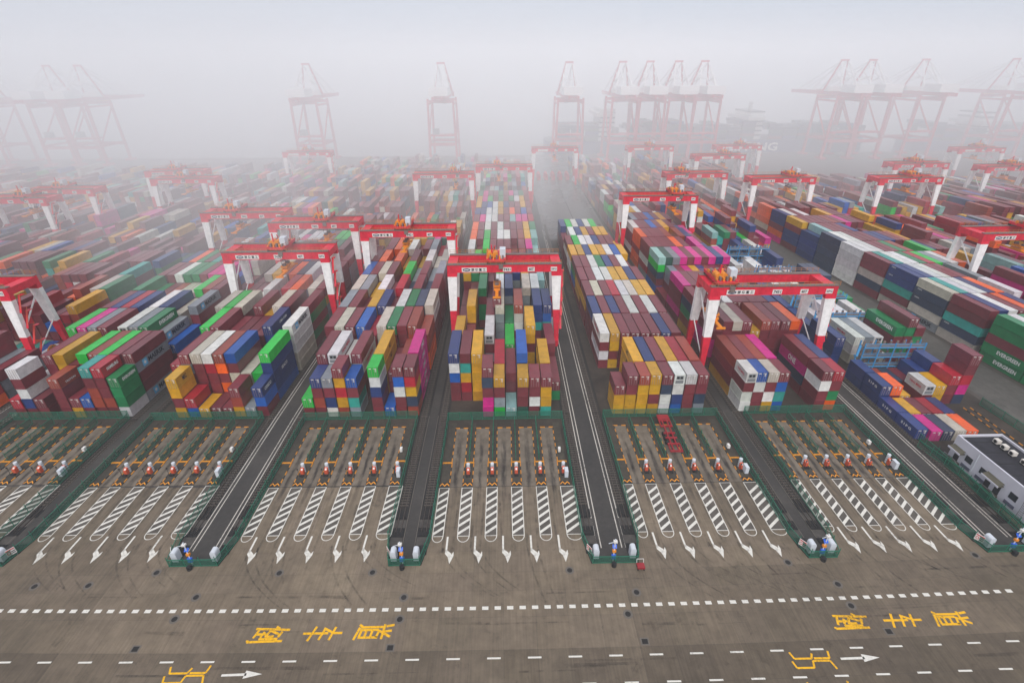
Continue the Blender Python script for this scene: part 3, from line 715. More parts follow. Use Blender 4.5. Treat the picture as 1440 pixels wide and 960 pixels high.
# ------------------------------------------------------------------ truck bays
BAYS = [0, 1, 2, 3, 4, 5, 6, 7]
FW = {0: 26.4, 1: 26.8, 2: 25.4, 3: 25.9, 4: 26.0, 5: 26.2, 6: 23.4, 7: 24.0}
DYB = {0: 3.4, 1: 2.6, 2: 1.7, 3: .8, 4: 0, 5: .2, 6: .7, 7: 1.4}
BAYNAME = {0: 'leftmost', 1: 'second', 2: 'third', 3: 'fourth', 4: 'fifth', 5: 'sixth', 6: 'seventh', 7: 'eighth'}

def hatch_mesh(w, y0, y1, cut_left=False, cut_right=False, faded=0):
    mb = MB(); z = .016; lw = .13
    m = 0
    hw = w / 2
    mb.quad([(-hw, y0, z), (-hw + lw, y0, z), (-hw + lw, y1, z), (-hw, y1, z)], m)
    mb.quad([(hw - lw, y0, z), (hw, y0, z), (hw, y1, z), (hw - lw, y1, z)], m)
    mb.quad([(-hw, y0 - lw, z), (hw, y0 - lw, z), (hw, y0, z), (-hw, y0, z)], m)
    mb.quad([(-hw, y1, z), (hw, y1, z), (hw, y1 + lw, z), (-hw, y1 + lw, z)], m)
    n = 6; rise = w * .72; step = (y1 - y0 - rise) / (n - .3); th = .62
    mb.quad([(-hw + lw, y0, z - .002), (hw - lw, y0, z - .002), (hw - lw, y1, z - .002), (-hw + lw, y1, z - .002)], 1)
    for i in range(n):
        ya = y0 + .15 + i * step
        pts = [(-hw + lw, ya, z), (hw - lw, ya + rise, z), (hw - lw, min(y1, ya + rise + th), z), (-hw + lw, min(y1, ya + th), z)]
        if ya + rise > y1: continue
        mb.quad(pts, m)
    # rounded foot
    k = 9; r = hw; prev = None
    for i in range(k + 1):
        a = math.pi + math.pi * i / k
        po = (r * math.cos(a), y0 - .55 * 0 - lw + 1.25 * math.sin(a) * 1.0, z); pi_ = ((r - lw) * math.cos(a), y0 - lw + (1.25 - lw) * math.sin(a), z)
        if prev: mb.quad([prev[0], po, pi_, prev[1]], m)
        prev = (po, pi_)
    return mb
def arrow_mesh(sgn):
    mb = MB(); z = .016
    mb.quad([(-.16, 2.2, z), (.16, 2.2, z), (.16, -1.0, z), (-.16, -1.0, z)])
    p = [(-.16, -.5), (.16, -.8), (1.05, -2.0), (1.05, -2.35), (.35, -1.95), (-.16, -1.25)]
    mb.quad([(-.16, -.4, z), (.16, -.6, z), (.95, -1.35, z), (.55, -2.2, z), (-.16, -1.3, z)])
    mb.quad([(1.25, -.9, z), (1.32, -1.7, z), (.75, -3.3, z), (.35, -1.9, z), (.95, -1.5, z)])
    if sgn < 0:
        mb.v = [(-x, y, zz) for x, y, zz in mb.v]; mb.f = [tuple(reversed(f)) for f in mb.f]
    return mb
ARROW = {1: arrow_mesh(1).mesh('direction_arrow', [M['white']]), -1: arrow_mesh(-1).mesh('direction_arrow', [M['white']])}

def island_mesh(w, y0, y1):
    mb = MB(); hw = w / 2
    mb.box(-hw + .16, hw - .16, y0, y1, 0, .13, 0)
    n = int((y1 - y0) / 1.15)
    return mb
def kerb_mesh(w, y0, y1, sides=(-1, 1)):
    mb = MB(); hw = w / 2
    n = max(2, int(round((y1 - y0) / 1.05))); st = (y1 - y0) / n
    for i in range(n):
        for sx in sides:
            a, b = sorted((sx * hw, sx * (hw - .17)))
            mb.box(a, b, y0 + i * st, y0 + (i + 1) * st, 0, .17, i % 2)
    return mb
def nose_mesh(w):
    """the sloped nose of an island with a zigzag of orange and black"""
    mb = MB(); hw = w / 2
    mb.quad([(-hw, -1.1, .02), (hw, -1.1, .02), (hw, 0, .32), (-hw, 0, .32)], 1)
    mb.quad([(-hw, 0, .32), (hw, 0, .32), (hw, 0, 0), (-hw, 0, 0)], 1)
    n = 4
    for i in range(n):
        xa = -hw + .08 + i * (w - .16) / n; xb = xa + (w - .16) / n
        lo, hi = (-.8, -.35) if i % 2 == 0 else (-.35, -.8)
        def zf(y): return .32 + y * .30 / 1.1 + .012
        mb.quad([(xa, lo, zf(lo)), (xb, hi, zf(hi)), (xb, hi + .26, zf(hi + .26)), (xa, lo + .26, zf(lo + .26))], 0)
    return mb
NOSE = nose_mesh(2.0).mesh('island_nose', [M['orange'], M['black']])

def kiosk():
    root = thing('lane_terminal', 'x', 'kiosk')
    m1 = MB(); m1.cyl((0, .55, .13), (0, .55, 2.5), .42, 12, 0)
    for z in (.7, 1.3, 1.9): m1.cyl((0, .55, z), (0, .55, z + .1), .46, 12, 1)
    link('cabinet', m1.mesh('cabinet', [M['panel'], M['grey']]), root)
    m2 = MB(); m2.box(-.38, .38, -.75, .1, .13, 1.35, 0); m2.quad([(-.38, -.75, 1.35), (.38, -.75, 1.35), (.38, .1, 1.75), (-.38, .1, 1.75)], 0)
    m2.quad([(-.38, -.75, 1.35), (-.38, .1, 1.75), (-.38, .1, 1.35)], 0); m2.quad([(.38, -.75, 1.35), (.38, .1, 1.35), (.38, .1, 1.75)], 0); m2.quad([(.38, .1, 1.35), (-.38, .1, 1.35), (-.38, .1, 1.75), (.38, .1, 1.75)], 0)
    con = link('console', m2.mesh('console', [M['korange']]), root)
    m3 = MB(); m3.quad([(-.2, -.62, 1.42), (.2, -.62, 1.42), (.2, -.2, 1.62), (-.2, -.2, 1.62)]); link('screen', m3.mesh('screen', [M['mark']]), con)
    m4 = MB(); m4.cyl((-.62, -1.2, .13), (-.62, -1.2, 2.3), .05, 6); m4.box(-.75, -.5, -1.35, -1.1, 2.1, 2.4); link('camera_pole', m4.mesh('camera_pole', [M['dk']]), root)
    m5 = MB(); m5.box(-.5, .5, -1.5, -.9, .13, .45); link('plinth', m5.mesh('plinth', [M['dk']]), root)
    return root
def oil_mat():
    """dripped oil down the middle of a wheel lane: ragged, thinning out at its edges and ends"""
    m = bpy.data.materials.new('dripped_oil'); m.use_nodes = True; t = m.node_tree; b = t.nodes['Principled BSDF']; N = t.nodes.new; L = t.links.new
    b.inputs['Base Color'].default_value = (*s2l((46, 41, 40)), 1); b.inputs['Roughness'].default_value = .5
    tc = N('ShaderNodeTexCoord'); sx = N('ShaderNodeSeparateXYZ'); L(tc.outputs['Generated'], sx.inputs[0])
    def hump(o):
        a = N('ShaderNodeMath'); a.operation = 'SUBTRACT'; a.inputs[1].default_value = .5; L(o, a.inputs[0])
        c = N('ShaderNodeMath'); c.operation = 'ABSOLUTE'; L(a.outputs[0], c.inputs[0])
        r = N('ShaderNodeMapRange'); r.interpolation_type = 'SMOOTHSTEP'; r.inputs['From Min'].default_value = .5; r.inputs['From Max'].default_value = .12; r.inputs['To Min'].default_value = 0; r.inputs['To Max'].default_value = 1; L(c.outputs[0], r.inputs['Value'])
        return r.outputs['Result']
    g = N('ShaderNodeNewGeometry'); mp = N('ShaderNodeMapping'); mp.inputs['Scale'].default_value = (1.6, .35, 1); L(g.outputs['Position'], mp.inputs['Vector'])
    n = N('ShaderNodeTexNoise'); n.inputs['Scale'].default_value = 1.0; n.inputs['Detail'].default_value = 5; L(mp.outputs[0], n.inputs['Vector'])
    nr = N('ShaderNodeMapRange'); nr.inputs['From Min'].default_value = .32; nr.inputs['From Max'].default_value = .62; L(n.outputs['Fac'], nr.inputs['Value'])
    m1 = N('ShaderNodeMath'); m1.operation = 'MULTIPLY'; L(hump(sx.outputs['X']), m1.inputs[0]); L(hump(sx.outputs['Y']), m1.inputs[1])
    m2 = N('ShaderNodeMath'); m2.operation = 'MULTIPLY'; L(m1.outputs[0], m2.inputs[0]); L(nr.outputs['Result'], m2.inputs[1])
    m3 = N('ShaderNodeMath'); m3.operation = 'MULTIPLY'; m3.inputs[1].default_value = .62; L(m2.outputs[0], m3.inputs[0]); L(m3.outputs[0], b.inputs['Alpha'])
    return m
M['drip'] = oil_mat()
OIL = MB().quad([(-.62, -13.5, 0), (.62, -13.5, 0), (.62, 13, 0), (-.62, 13, 0)]).mesh('oil_stain', [M['drip']])
orn = random.Random(17)
KIOSK = None
for b in BAYS:
    c = BLOCK[b][0]; w = FW[b]; f = w / 25.9; dy = DYB[b]
    root = struct('truck_bay_floor', MB().quad([(c - w / 2, 73 + dy, .0095), (c + w / 2, 73 + dy, .0095), (c + w / 2, 95.2 + dy, .0095), (c - w / 2, 95.2 + dy, .0095)]), [M['brown']])
    cen = [c + f * (-12.15 + 4.76 * k) for k in range(6)]
    show = not (b == 7)
    for k in (range(5) if show else ()):                                # wheel lanes, worn pale, with an oil-dark middle
        xl, xr = cen[k] + 1.0 * f, cen[k + 1] - 1.0 * f
        xm = (xl + xr) / 2
        sheet('truck_lane', [(xl - .1, 73.1 + dy), (xr + .1, 73.1 + dy), (xr + .1, 91.2 + dy), (xl - .1, 91.2 + dy)], .0125, M['lane'], root)
        ol = link('oil_stain', OIL, root, (xm + orn.uniform(-.12, .12), 79.5 + dy + orn.uniform(-1, 1), .0155)); ol.scale = (orn.uniform(.85, 1.25), orn.uniform(.9, 1.1), 1)
    if not show:
        for k in (4,):
            mb = kerb_mesh(1.8, 78, 96); o = struct('lane_kerb', mb, [M['orange'], M['black']]); o.location = (cen[k] + 1.2, 0, 0)
        continue
    for k in range(6):
        x = cen[k]; wi = 2.0 * f; sides = (-1, 1) if 0 < k < 5 else ((1,) if k == 0 else (-1,))
        if k == 0: x += .35
        if k == 5: x -= .15
        isl = struct('traffic_island', island_mesh(wi, 74 + dy, 79.6 + dy), [M['islandtop']], None); isl.location = (x, 0, 0)
        link('kerb', kerb_mesh(wi, 74 + dy, 79.6 + dy, sides).mesh('kerb', [M['orange'], M['black']]), isl)
        mb = MB(); mb.box(-wi / 2, wi / 2, 79.6 + dy, 79.95 + dy, 0, .24); link('end_kerb', mb.mesh('end_kerb', [M['orange']]), isl)
        nn = link('island_nose', NOSE, isl, (0, 74 + dy, 0)); nn.scale = (f, 1, 1)
        up = 1.75 * f
        if 0 <= k <= 5:
            mb = kerb_mesh(up + .1, 80.1 + dy, 91 + dy, sides); link('lane_kerb', mb.mesh('lane_kerb', [M['orange'], M['black']]), isl)
            mb = MB(); mb.box(-up / 2 + .1, up / 2 - .1, 80.1 + dy, 93 + dy, 0, .12); link('lane_divider', mb.mesh('lane_divider', [M['islandtop']]), isl)
        # hatched approach
        hw = 2.15 * f if 0 < k < 5 else (1.95 * f if k == 0 else 2.75 * f)
        ha = link('hatch_marking', hatch_mesh(hw, 61.45 + dy, 72.8 + dy).mesh('hatch_marking', [M['white'], M['hatchfill']]), root, (x + (.35 * f if k == 5 else 0), 0, .0))
        # terminal
        if k >= 1:
            lab = f"lane terminal with orange console on {ORD[k]} island of {BAYNAME[b]} truck bay from left"
            if KIOSK is None:
                KIOSK = kiosk(); o = KIOSK
            else: o = copy_tree(KIOSK)
            o.location = (x, 76.8 + dy, .0); o.scale = (.82, .82, .86); tag(o, lab, 'kiosk', 'lane terminals on the truck islands')
        if k < 5:
            sg = 1
            link('direction_arrow', ARROW[1], root, (cen[k] + 2.1 * f, 59.1 + dy * .8, 0))
            xl, xr = cen[k] + 1.0 * f, cen[k + 1] - 1.0 * f
            mb = MB()
            mb.box(xl - .1, xl + 1.0, 91.1 + dy, 91.35 + dy, 0, .12); mb.box(xr - .9, xr + .1, 91.1 + dy, 91.35 + dy, 0, .12)
            link('wheel_stop', mb.mesh('wheel_stop', [M['orange']]), root)
    # pale cabinet beside the last island
    cab = thing('power_cabinet', f"pale grey power cabinet at right fence of {BAYNAME[b]} truck bay from left", 'cabinet', (c + w / 2 - 1.0, 75.6 + dy, 0), 0, 'power cabinets at the truck bays')
    cab.scale = (.75, .62, .9)
    mb = MB(); mb.box(-.45, .45, -1.1, 1.1, .3, 1.9); mb.bar((-.45, 0, 1.95), (.45, 0, 1.95), 2.3, .12)
    link('housing', mb.mesh('housing', [M['panel']]), cab); mb = MB(); mb.box(-.35, .35, -1, 1, 0, .3); link('plinth', mb.mesh('plinth', [M['dk']]), cab)
    cb = thing('small_cabinet', f"small white box at far right corner lane of {BAYNAME[b]} truck bay from left", 'cabinet', (c + w / 2 - 1.7, 82.6 + dy, 0), 0, 'small boxes beside the truck lanes')
    mb = MB(); mb.box(-.25, .25, -.4, .4, .5, 1.3); link('housing', mb.mesh('housing', [M['mark']]), cb); mb = MB(); mb.box(-.1, .1, -.1, .1, 0, .5); link('foot', mb.mesh('foot', [M['dk']]), cb)

# ------------------------------------------------------------------ fences
POST = MB().cyl((0, 0, 0), (0, 0, 2.25), .055, 6).mesh('fence_post', [M['green']])
def fence(pts, label, group, h=2.1, gap=2.6, net=True):
    root = thing('mesh_fence', label, 'fence', (pts[0][0], pts[0][1], 0), 0, group)
    ox, oy = pts[0]
    panel = MB(); rail = MB()
    for (xa, ya), (xb, yb) in zip(pts, pts[1:]):
        L = math.hypot(xb - xa, yb - ya); n = max(1, int(round(L / gap)))
        for i in range(n + (1 if (xb, yb) == pts[-1] else 0)):
            t = i / n
            link('fence_post', POST, root, (xa + (xb - xa) * t - ox, ya + (yb - ya) * t - oy, 0))
        panel.quad([(xa - ox, ya - oy, .12), (xb - ox, yb - oy, .12), (xb - ox, yb - oy, h), (xa - ox, ya - oy, h)])
        for z in (.15, h): rail.bar((xa - ox, ya - oy, z), (xb - ox, yb - oy, z), .09)
    link('mesh_panel', panel.mesh('mesh_panel', [M['net' if net else 'net_thin']]), root)
    link('rail', rail.mesh('rail', [M['green']]), root)
    return root
for b in BAYS:
    if b == 7: continue
    c = BLOCK[b][0]; w = FW[b]; dy = DYB[b]
    fence([(c - w / 2, 94.4 + dy), (c + w / 2, 94.4 + dy)], f"green mesh fence between {BAYNAME[b]} truck bay from left and its containers", 'green mesh fences of the truck bays')
    f = w / 25.9
    for k in range(1, 5):
        x = c + f * (-12.15 + 4.76 * k)
        fence([(x, 80.2 + dy), (x, 92.8 + dy)], f"green lane fence on {ORD[k]} divider of {BAYNAME[b]} truck bay from left", 'green lane fences between the truck lanes', 1.7, 3.1)

# gaps between bays: crane tracks, nose island with fence
GAPS = []
order = BAYS
for a, b in zip(order, order[1:]):
    xl = BLOCK[a][0] + FW[a] / 2; xr = BLOCK[b][0] - FW[b] / 2
    typ = 'B' if (a in (0, 2, 4, 6)) else 'A'
    GAPS.append((a, b, xl, xr, typ, (DYB[a] + DYB[b]) / 2))
RAIL = MB()
def gap_strip(a, b, xl, xr, typ, dy):
    sk = (BLOCK[a][2] + BLOCK[b][2]) / 2
    yn = 55.3 + dy * .75
    def X(x, y): return x + sk * max(0, y - 96)
    far = 430.0
    wide = [(xl + .9, yn), (xr - .9, yn), (xr, yn + 5), (xr, 96), (X(xr + 1.2, far), far), (X(xl - 1.2, far), far), (xl, 96), (xl, yn + 5)]
    root = struct('crane_track_strip', MB().poly(wide, .012), [M['dark']])
    mid = (xl + xr) / 2
    if typ == 'B':
        hw = 2.75
        struct('service_road', MB().poly([(mid - hw, yn + 1), (mid + hw, yn + 1), (mid + hw, 96), (X(mid + hw, far), far), (X(mid - hw, far), far), (mid - hw, 96)], .018), [M['asphalt']], root)
        for x, m in ((-2.45, 'worn'), (-1.75, 'worn'), (1.75, 'worn'), (2.45, 'worn')):
            lw = .09
            struct('edge_line', MB().poly([(mid + x - lw, yn + 3), (mid + x + lw, yn + 3), (mid + x + lw, 96), (X(mid + x + lw, 250), 250), (X(mid + x - lw, 250), 250), (mid + x - lw, 96)], .024), [M[m]], root)
        tr = (xl + 1.35, xr - 1.35)
    else:
        hw = .95
        struct('service_walk', MB().poly([(mid - hw, yn + 1), (mid + hw, yn + 1), (mid + hw, 96), (X(mid + hw, far), far), (X(mid - hw, far), far), (mid - hw, 96)], .018), [M['asphalt']], root)
        for x in (-1.05, 1.05):
            struct('kerb_line', MB().box(mid + x - .06, mid + x + .06, yn + 4, 96, 0, .1), [M['rim']], root)
        tr = (xl + 1.35, xr - 1.35)
    for tx in tr:
        rails = MB(); sl = MB(); tie = MB()
        for dx in (-.42, .42):
            rails.box(tx + dx - .05, tx + dx + .05, 62 + dy, 96, .1, .24)
            rails.quad([(tx + dx - .06, 96, .2), (tx + dx + .06, 96, .2), (X(tx + dx, far) + .06, far, .2), (X(tx + dx, far) - .06, far, .2)])
        y = 68.0 + dy
        while y < 96:
            sl.box(tx - .8, tx + .8, y, y + .24, .02, .14); y += .68
        y = 96
        while y < 260:
            sl.box(X(tx, y) - .8, X(tx, y) + .8, y, y + .3, .02, .14); y += .8
        link('crane_rail', rails.mesh('crane_rail', [M['steel']]), root)
        o = link('sleepers', sl.mesh('sleepers', [M['sleeper']]), root); o['kind'] = 'stuff'
        # cable pits and patched plates on the front stretch
        for yy in (59.1, 62.9):
            link('cover_slab', MB().box(tx - 1.05, tx + 1.05, yy + .06 + dy, yy + 1.8 + dy, .02, .07).mesh('cover_slab', [M['coverslab']]), root)
        for yy in (57.2, 61.0, 65.0):
            pit = MB(); pit.box(tx - 1.0, tx + 1.0, yy + dy, yy + 1.9 + dy, 0, .1, 0)
            for i in range(4):
                pit.box(tx - .85 + i * .45, tx - .55 + i * .45, yy + .15 + dy, yy + 1.75 + dy, .1, .16, 1)
            link('cable_pit', pit.mesh('cable_pit', [M['dk'], M['hatch']]), root)
    return root, yn, mid
for (a, b, xl, xr, typ, dy) in GAPS:
    root, yn, mid = gap_strip(a, b, xl, xr, typ, dy)
    # fence round the nose
    nm = f"green fence round nose of track strip between {BAYNAME[a]} and {BAYNAME[b]} truck bays from left"
    fence([(xl + .05, 94.0 + DYB[a]), (xl + .05, yn + 5.2), (xl + 1.1, yn), (xr - 1.1, yn), (xr - .05, yn + 5.2), (xr - .05, 94.0 + DYB[b])], nm, 'green fences round the track strips', 1.6, 3.0)
    for k, x in enumerate((xl + 1.75, xr - 1.75)):
        cb = thing('buffer_housing', f"white rounded housing at {'left' if k == 0 else 'right'} of nose between {BAYNAME[a]} and {BAYNAME[b]} truck bays", 'cabinet', (x, yn + 1.3, 0), 0, 'white housings on the strip noses')
        HWD = .46
        mb = MB(); mb.box(-.46, .46, -.6, .6, .25, 2.0)
        for i in range(5):
            a0 = math.pi * i / 5; a1 = math.pi * (i + 1) / 5
            mb.quad([(.46 * math.cos(a0), -.6, 2.0 + .4 * math.sin(a0)), (.46 * math.cos(a0), .6, 2.0 + .4 * math.sin(a0)), (.46 * math.cos(a1), .6, 2.0 + .4 * math.sin(a1)), (.46 * math.cos(a1), -.6, 2.0 + .4 * math.sin(a1))])
        for y in (-.6, .6):
            pts = [(.46 * math.cos(math.pi * i / 5), y, 2.0 + .4 * math.sin(math.pi * i / 5)) for i in range(6)]
            mb.quad(pts if y > 0 else pts[::-1])
        link('shell', mb.mesh('shell', [M['panel']]), cb)
        mb = MB(); mb.box(-.45, .45, -.5, .5, 0, .25); link('plinth', mb.mesh('plinth', [M['dk']]), cb)
    # CCTV post with solar panel
    p = thing('camera_post', f"camera post with blue solar panel on nose between {BAYNAME[a]} and {BAYNAME[b]} truck bays", 'post', (mid - .3, yn + .35, 0), 0, 'camera posts on the strip noses')
    mb = MB(); mb.cyl((0, 0, 0), (0, 0, 5.2), .09, 8); mb.bar((0, 0, 4.6), (-1.1, -.3, 4.6), .08); link('pole', mb.mesh('pole', [M['panel']]), p)
    mb = MB(); mb.bar((0, -.2, 3.3), (0, .3, 3.7), .7, .06); link('solar_panel', mb.mesh('solar_panel', [M['pblue']]), p)
    mb = MB(); mb.box(-.28, .28, -.2, .2, 2.3, 2.7); link('warning_lamp', mb.mesh('warning_lamp', [M['corange']]), p)
    mb = MB(); mb.box(-.35, .35, -.3, .1, .9, 1.7); link('control_box', mb.mesh('control_box', [M['pblue']]), p)
    mb = MB(); mb.box(-.3, .3, -.3, .2, 4.6, 4.9); link('camera_head', mb.mesh('camera_head', [M['mark']]), p)
    mb = MB(); mb.cyl((0, -.9, 0), (0, -.9, .7), .4, 10); link('base_drum', mb.mesh('base_drum', [M['dk']]), p)
    # sign board on the corner of the fence
    sx = xl + .75 if a >= 2 else xr - .75
    s = thing('lane_sign', f"white sign board on fence corner between {BAYNAME[a]} and {BAYNAME[b]} truck bays", 'sign', (sx, yn + 1.9, 0), (-1.0 if sx < mid else 1.0), 'white sign boards on the strip noses')
    s.scale = (.62, .62, .8)
    mb = MB(); mb.box(-1.0, 1.0, -.05, .05, .7, 2.3); link('board', mb.mesh('board', [M['mark']]), s)
    mb = MB(); mb.cyl((-.8, .08, 0), (-.8, .08, 2.2), .05, 6); mb.cyl((.8, .08, 0), (.8, .08, 2.2), .05, 6); link('post', mb.mesh('post', [M['grey']]), s)
    mb = MB(); mb.cyl((-.45, -.06, 1.35), (-.45, -.075, 1.35), .38, 14, 0); mb.cyl((-.45, -.075, 1.35), (-.45, -.085, 1.35), .24, 14, 1); mb.box(.05, .85, -.07, -.055, 1.0, 1.2, 2); mb.box(.05, .85, -.07, -.055, 1.4, 1.6, 2); mb.box(-.9, .9, -.07, -.055, 1.95, 2.2, 0)
    link('pictogram', mb.mesh('pictogram', [M['signred'], M['mark'], M['ink']]), s)

# block paving under the containers
for b in BLOCK:
    if b > 8 or b < -1: continue
    c, dy, sk = BLOCK[b]; w = 27
    far = 430
    y0 = 95.2 if b != 7 else 82
    sheet('stacking_ground', [(c - w / 2, y0 + DYB.get(b, 2)), (c + w / 2, y0 + DYB.get(b, 2)), (c + w / 2 + sk * (far - 96), far), (c - w / 2 + sk * (far - 96), far)], .005 + .0002 * (b + 8), M['brown'])
# wide wet apron beyond the short block and the pale road on the right
sheet('wet_apron', [(19.5, 233), (50.5, 233), (53, 496), (19.5, 496)], .03, M['apron'])
mb = MB(); mb.poly([(36.5, 232), (36.9, 232), (38.4, 430), (38.0, 430)], .036); struct('apron_line', mb, [M['hatch']])
sheet('pale_road', [(116.2, 60), (129.3, 60), (129.3, 98), (126.0, 170), (120, 330), (109.5, 330), (112, 170), (115.8, 98)], .031, M['paleroad'])

# ------------------------------------------------------------------ road markings
dash1 = MB().quad([(-.47, -.27, .018), (.47, -.27, .018), (.47, .27, .018), (-.47, .27, .018)]).mesh('lane_dash', [M['white']])
dash2 = MB().quad([(-.93, -.12, .018), (.93, -.12, .018), (.93, .12, .018), (-.93, .12, .018)]).mesh('lane_dash', [M['white']])
for k in range(-42, 42):
    x = k * 1.872 + .08
    link('lane_dash', dash1, road, (x, 47.98 + road_y(x), 0))
for k in range(-14, 15):
    x = k * 5.6 - 2.25
    if abs(x) < 75: link('lane_dash', dash2, road, (x, 40.62 + road_y(x) * .9, 0))
    if -15 < x < 80 : link('lane_dash', dash2, road, (x + 1.4, 37.1 + road_y(x) * .9 * (1 if x > 0 else .3), 0))
def straight_arrow(x, y):
    mb = MB(); z = .018
    mb.quad([(0, -.16, z), (3.3, -.13, z), (3.3, .2, z), (0, .13, z)]); mb.quad([(3.0, -.5, z), (5.4, .05, z), (3.1, .55, z)])
    link('direction_arrow', mb.mesh('direction_arrow', [M['white']]), road, (x, y, 0))
straight_arrow(-38.7, 39.15); straight_arrow(45.1, 39.6)
def strokes(name, segs, x, y, sx, sy, w):
    """painted strokes given in a unit square"""
    mb = MB(); z = .018
    for n, (x0, y0, x1, y1) in enumerate(segs):
        a = Vector((x0 * sx, y0 * sy)); b = Vector((x1 * sx, y1 * sy)); d = (b - a).normalized(); p = Vector((-d.y, d.x)) * w / 2
        zz = z + .0012 * (n % 5)
        mb.quad([(*(a - p), zz), (*(b - p), zz), (*(b + p), zz), (*(a + p), zz)])
    link(name, mb.mesh(name, [M['yellow']]), road, (x, y, 0))
# the characters for "reverse", "vehicle", "lane", lying on their side
DAO = [(.10, .86, 1.0, .76), (.62, .98, .72, .84), (.0, .02, .9, .06), (.0, .02, .0, .14), (.27, .2, .76, .2), (.12, .26, .2, .8), (.3, .30, .36, .66), (.18, .5, .42, .5), (.42, .3, .5, .72), (.46, .34, .64, .36), (.5, .74, .76, .48), (.76, .3, .82, .66)]
CHE = [(.0, .5, .64, .5), (.72, .5, 1.0, .5), (.16, .0, .3, .96), (.44, .06, .54, .84), (.5, .84, .78, .5), (.7, .04, .8, .92)]
LANE = [(.02, .0, .12, .8), (.1, .98, .18, .84), (.15, .8, .74, .8), (.12, .14, .62, .14), (.14, .62, .62, .62), (.14, .14, .18, .62), (.28, .14, .31, .62), (.43, .14, .46, .62), (.58, .14, .64, .62), (.72, .02, .76, .98), (.64, .56, .94, .16), (.76, .5, .96, .56), (.8, .84, 1.0, .92)]
for (x, y) in ((-37.3, 43.5), (46.9, 43.7)):
    strokes('lane_character', DAO, x, y, 5.5, 2.3, .34)
    strokes('lane_character', CHE, x + 7.6, y + .03, 5.6, 2.2, .34)
    strokes('lane_character', LANE, x + 14.9, y + .05, 5.6, 2.3, .34)
THREE = [(.05, .95, .1, .55), (.1, .55, .5, .55), (.5, .55, .56, .85), (.56, .55, .92, .55), (.92, .55, .96, .98)]
FIVE = [(.02, .4, .06, 0), (.06, .0, .46, .0), (.46, .0, .5, .4), (.5, .4, .9, .4), (.9, .4, .96, -.1)]
for (x, y) in ((-46.4, 38.3), (38.2, 38.5)):
    strokes('speed_numeral', THREE, x, y, 5.9, 2.2, .26); strokes('speed_numeral', FIVE, x, y, 5.9, 2.2, .26)
strokes('speed_numeral', THREE, 38.6, 34.6, 5.9, 2.2, .26)
# tyre scrub: faint dark arcs where trucks swing out of the lanes and brake along the road
def scrub_mat():
    m = mat('tyre_scrub', (40, 37, 36), 0.75); t = m.node_tree; N = t.nodes.new; L = t.links.new
    g = N('ShaderNodeNewGeometry'); n = N('ShaderNodeTexNoise'); n.inputs['Scale'].default_value = .55; n.inputs['Detail'].default_value = 8; n.inputs['Roughness'].default_value = .7
    L(g.outputs['Position'], n.inputs['Vector']); r = N('ShaderNodeMapRange'); r.inputs['From Min'].default_value = .42; r.inputs['From Max'].default_value = .68; r.inputs['To Min'].default_value = 0; r.inputs['To Max'].default_value = .42
    L(n.outputs['Fac'], r.inputs['Value']); L(r.outputs['Result'], t.nodes['Principled BSDF'].inputs['Alpha']); return m
M['scrub'] = scrub_mat()
tr_ = random.Random(31)
def arc(x, y, dx, dy, turn, w):
    mb = MB(); prev = None; n = 14; z = .0125 + .0004 * tr_.randint(0, 6)
    for i in range(n + 1):
        t = i / n; a = turn * t; px_ = x + dx * t + turn * 3.5 * t * t; py = y + dy * t
        p = ((px_ - w / 2, py, z), (px_ + w / 2, py, z))
        if prev: mb.quad([prev[0], prev[1], p[1], p[0]])
        prev = p
    link('tyre_mark', mb.mesh('tyre_mark', [M['scrub']]), road)
for b in range(0, 7):
    c = BLOCK[b][0]; f = FW[b] / 25.9
    for k in range(5):
        xm = c + f * (-9.77 + 4.76 * k)
        for sd in (-.95, .95):
            arc(xm + sd, 72 + DYB[b], tr_.uniform(-.3, .3), -14, tr_.uniform(-.2, .3), .42)
        if tr_.random() < .75:
            u = tr_.uniform(.4, 2.6); q = tr_.uniform(7, 12)
            for sd in (-.9, .9): arc(xm + sd, 59 + DYB[b], tr_.uniform(0, 2), -q, u, .36)
for k in range(26):
    x = tr_.uniform(-75, 70); y = tr_.choice([44.6, 45.6, 49.4, 50.3, 38.9, 39.7, 52.3]) + tr_.uniform(-.3, .3); L_ = tr_.uniform(5, 16); z = .0128
    mb = MB(); mb.quad([(x, y + road_y(x), z), (x + L_, y + road_y(x + L_) + tr_.uniform(-.4, .4), z), (x + L_, y + .3 + road_y(x + L_), z), (x, y + .3 + road_y(x), z)])
    link('tyre_mark', mb.mesh('tyre_mark', [M['scrub']]), road)
# manholes and drain grates
RIM = MB(); RIM.cyl((0, 0, .0), (0, 0, .016), .72, 18, 0); RIM = RIM.mesh('cover_rim', [M['rim']])
LID = MB(); LID.cyl((0, 0, .0), (0, 0, .026), .42, 18, 0); LID = LID.mesh('cover_lid', [M['hatch']])
for i, (x, y) in enumerate([(-74.7, 53.1), (-66.3, 53.1), (-56.9, 55.2), (-48.2, 50.7), (-49.5, 47.2), (-37, 54.7), (-22, 54.5), (-16.2, 50), (-16.2, 46.5), (9.75, 54.2), (19.6, 50.1), (17.5, 46.6), (45.5, 54.9), (51.3, 50.8), (51.2, 47.2), (77, 55.6)]):
    o = thing('manhole', f"round iron manhole cover, {(ORD + ['thirteenth', 'fourteenth', 'fifteenth', 'sixteenth'])[i]} from left along the cross road", 'manhole', (x, y, 0), 0, 'manholes in the cross road')
    link('cover_rim', RIM, o); link('cover_lid', LID, o)
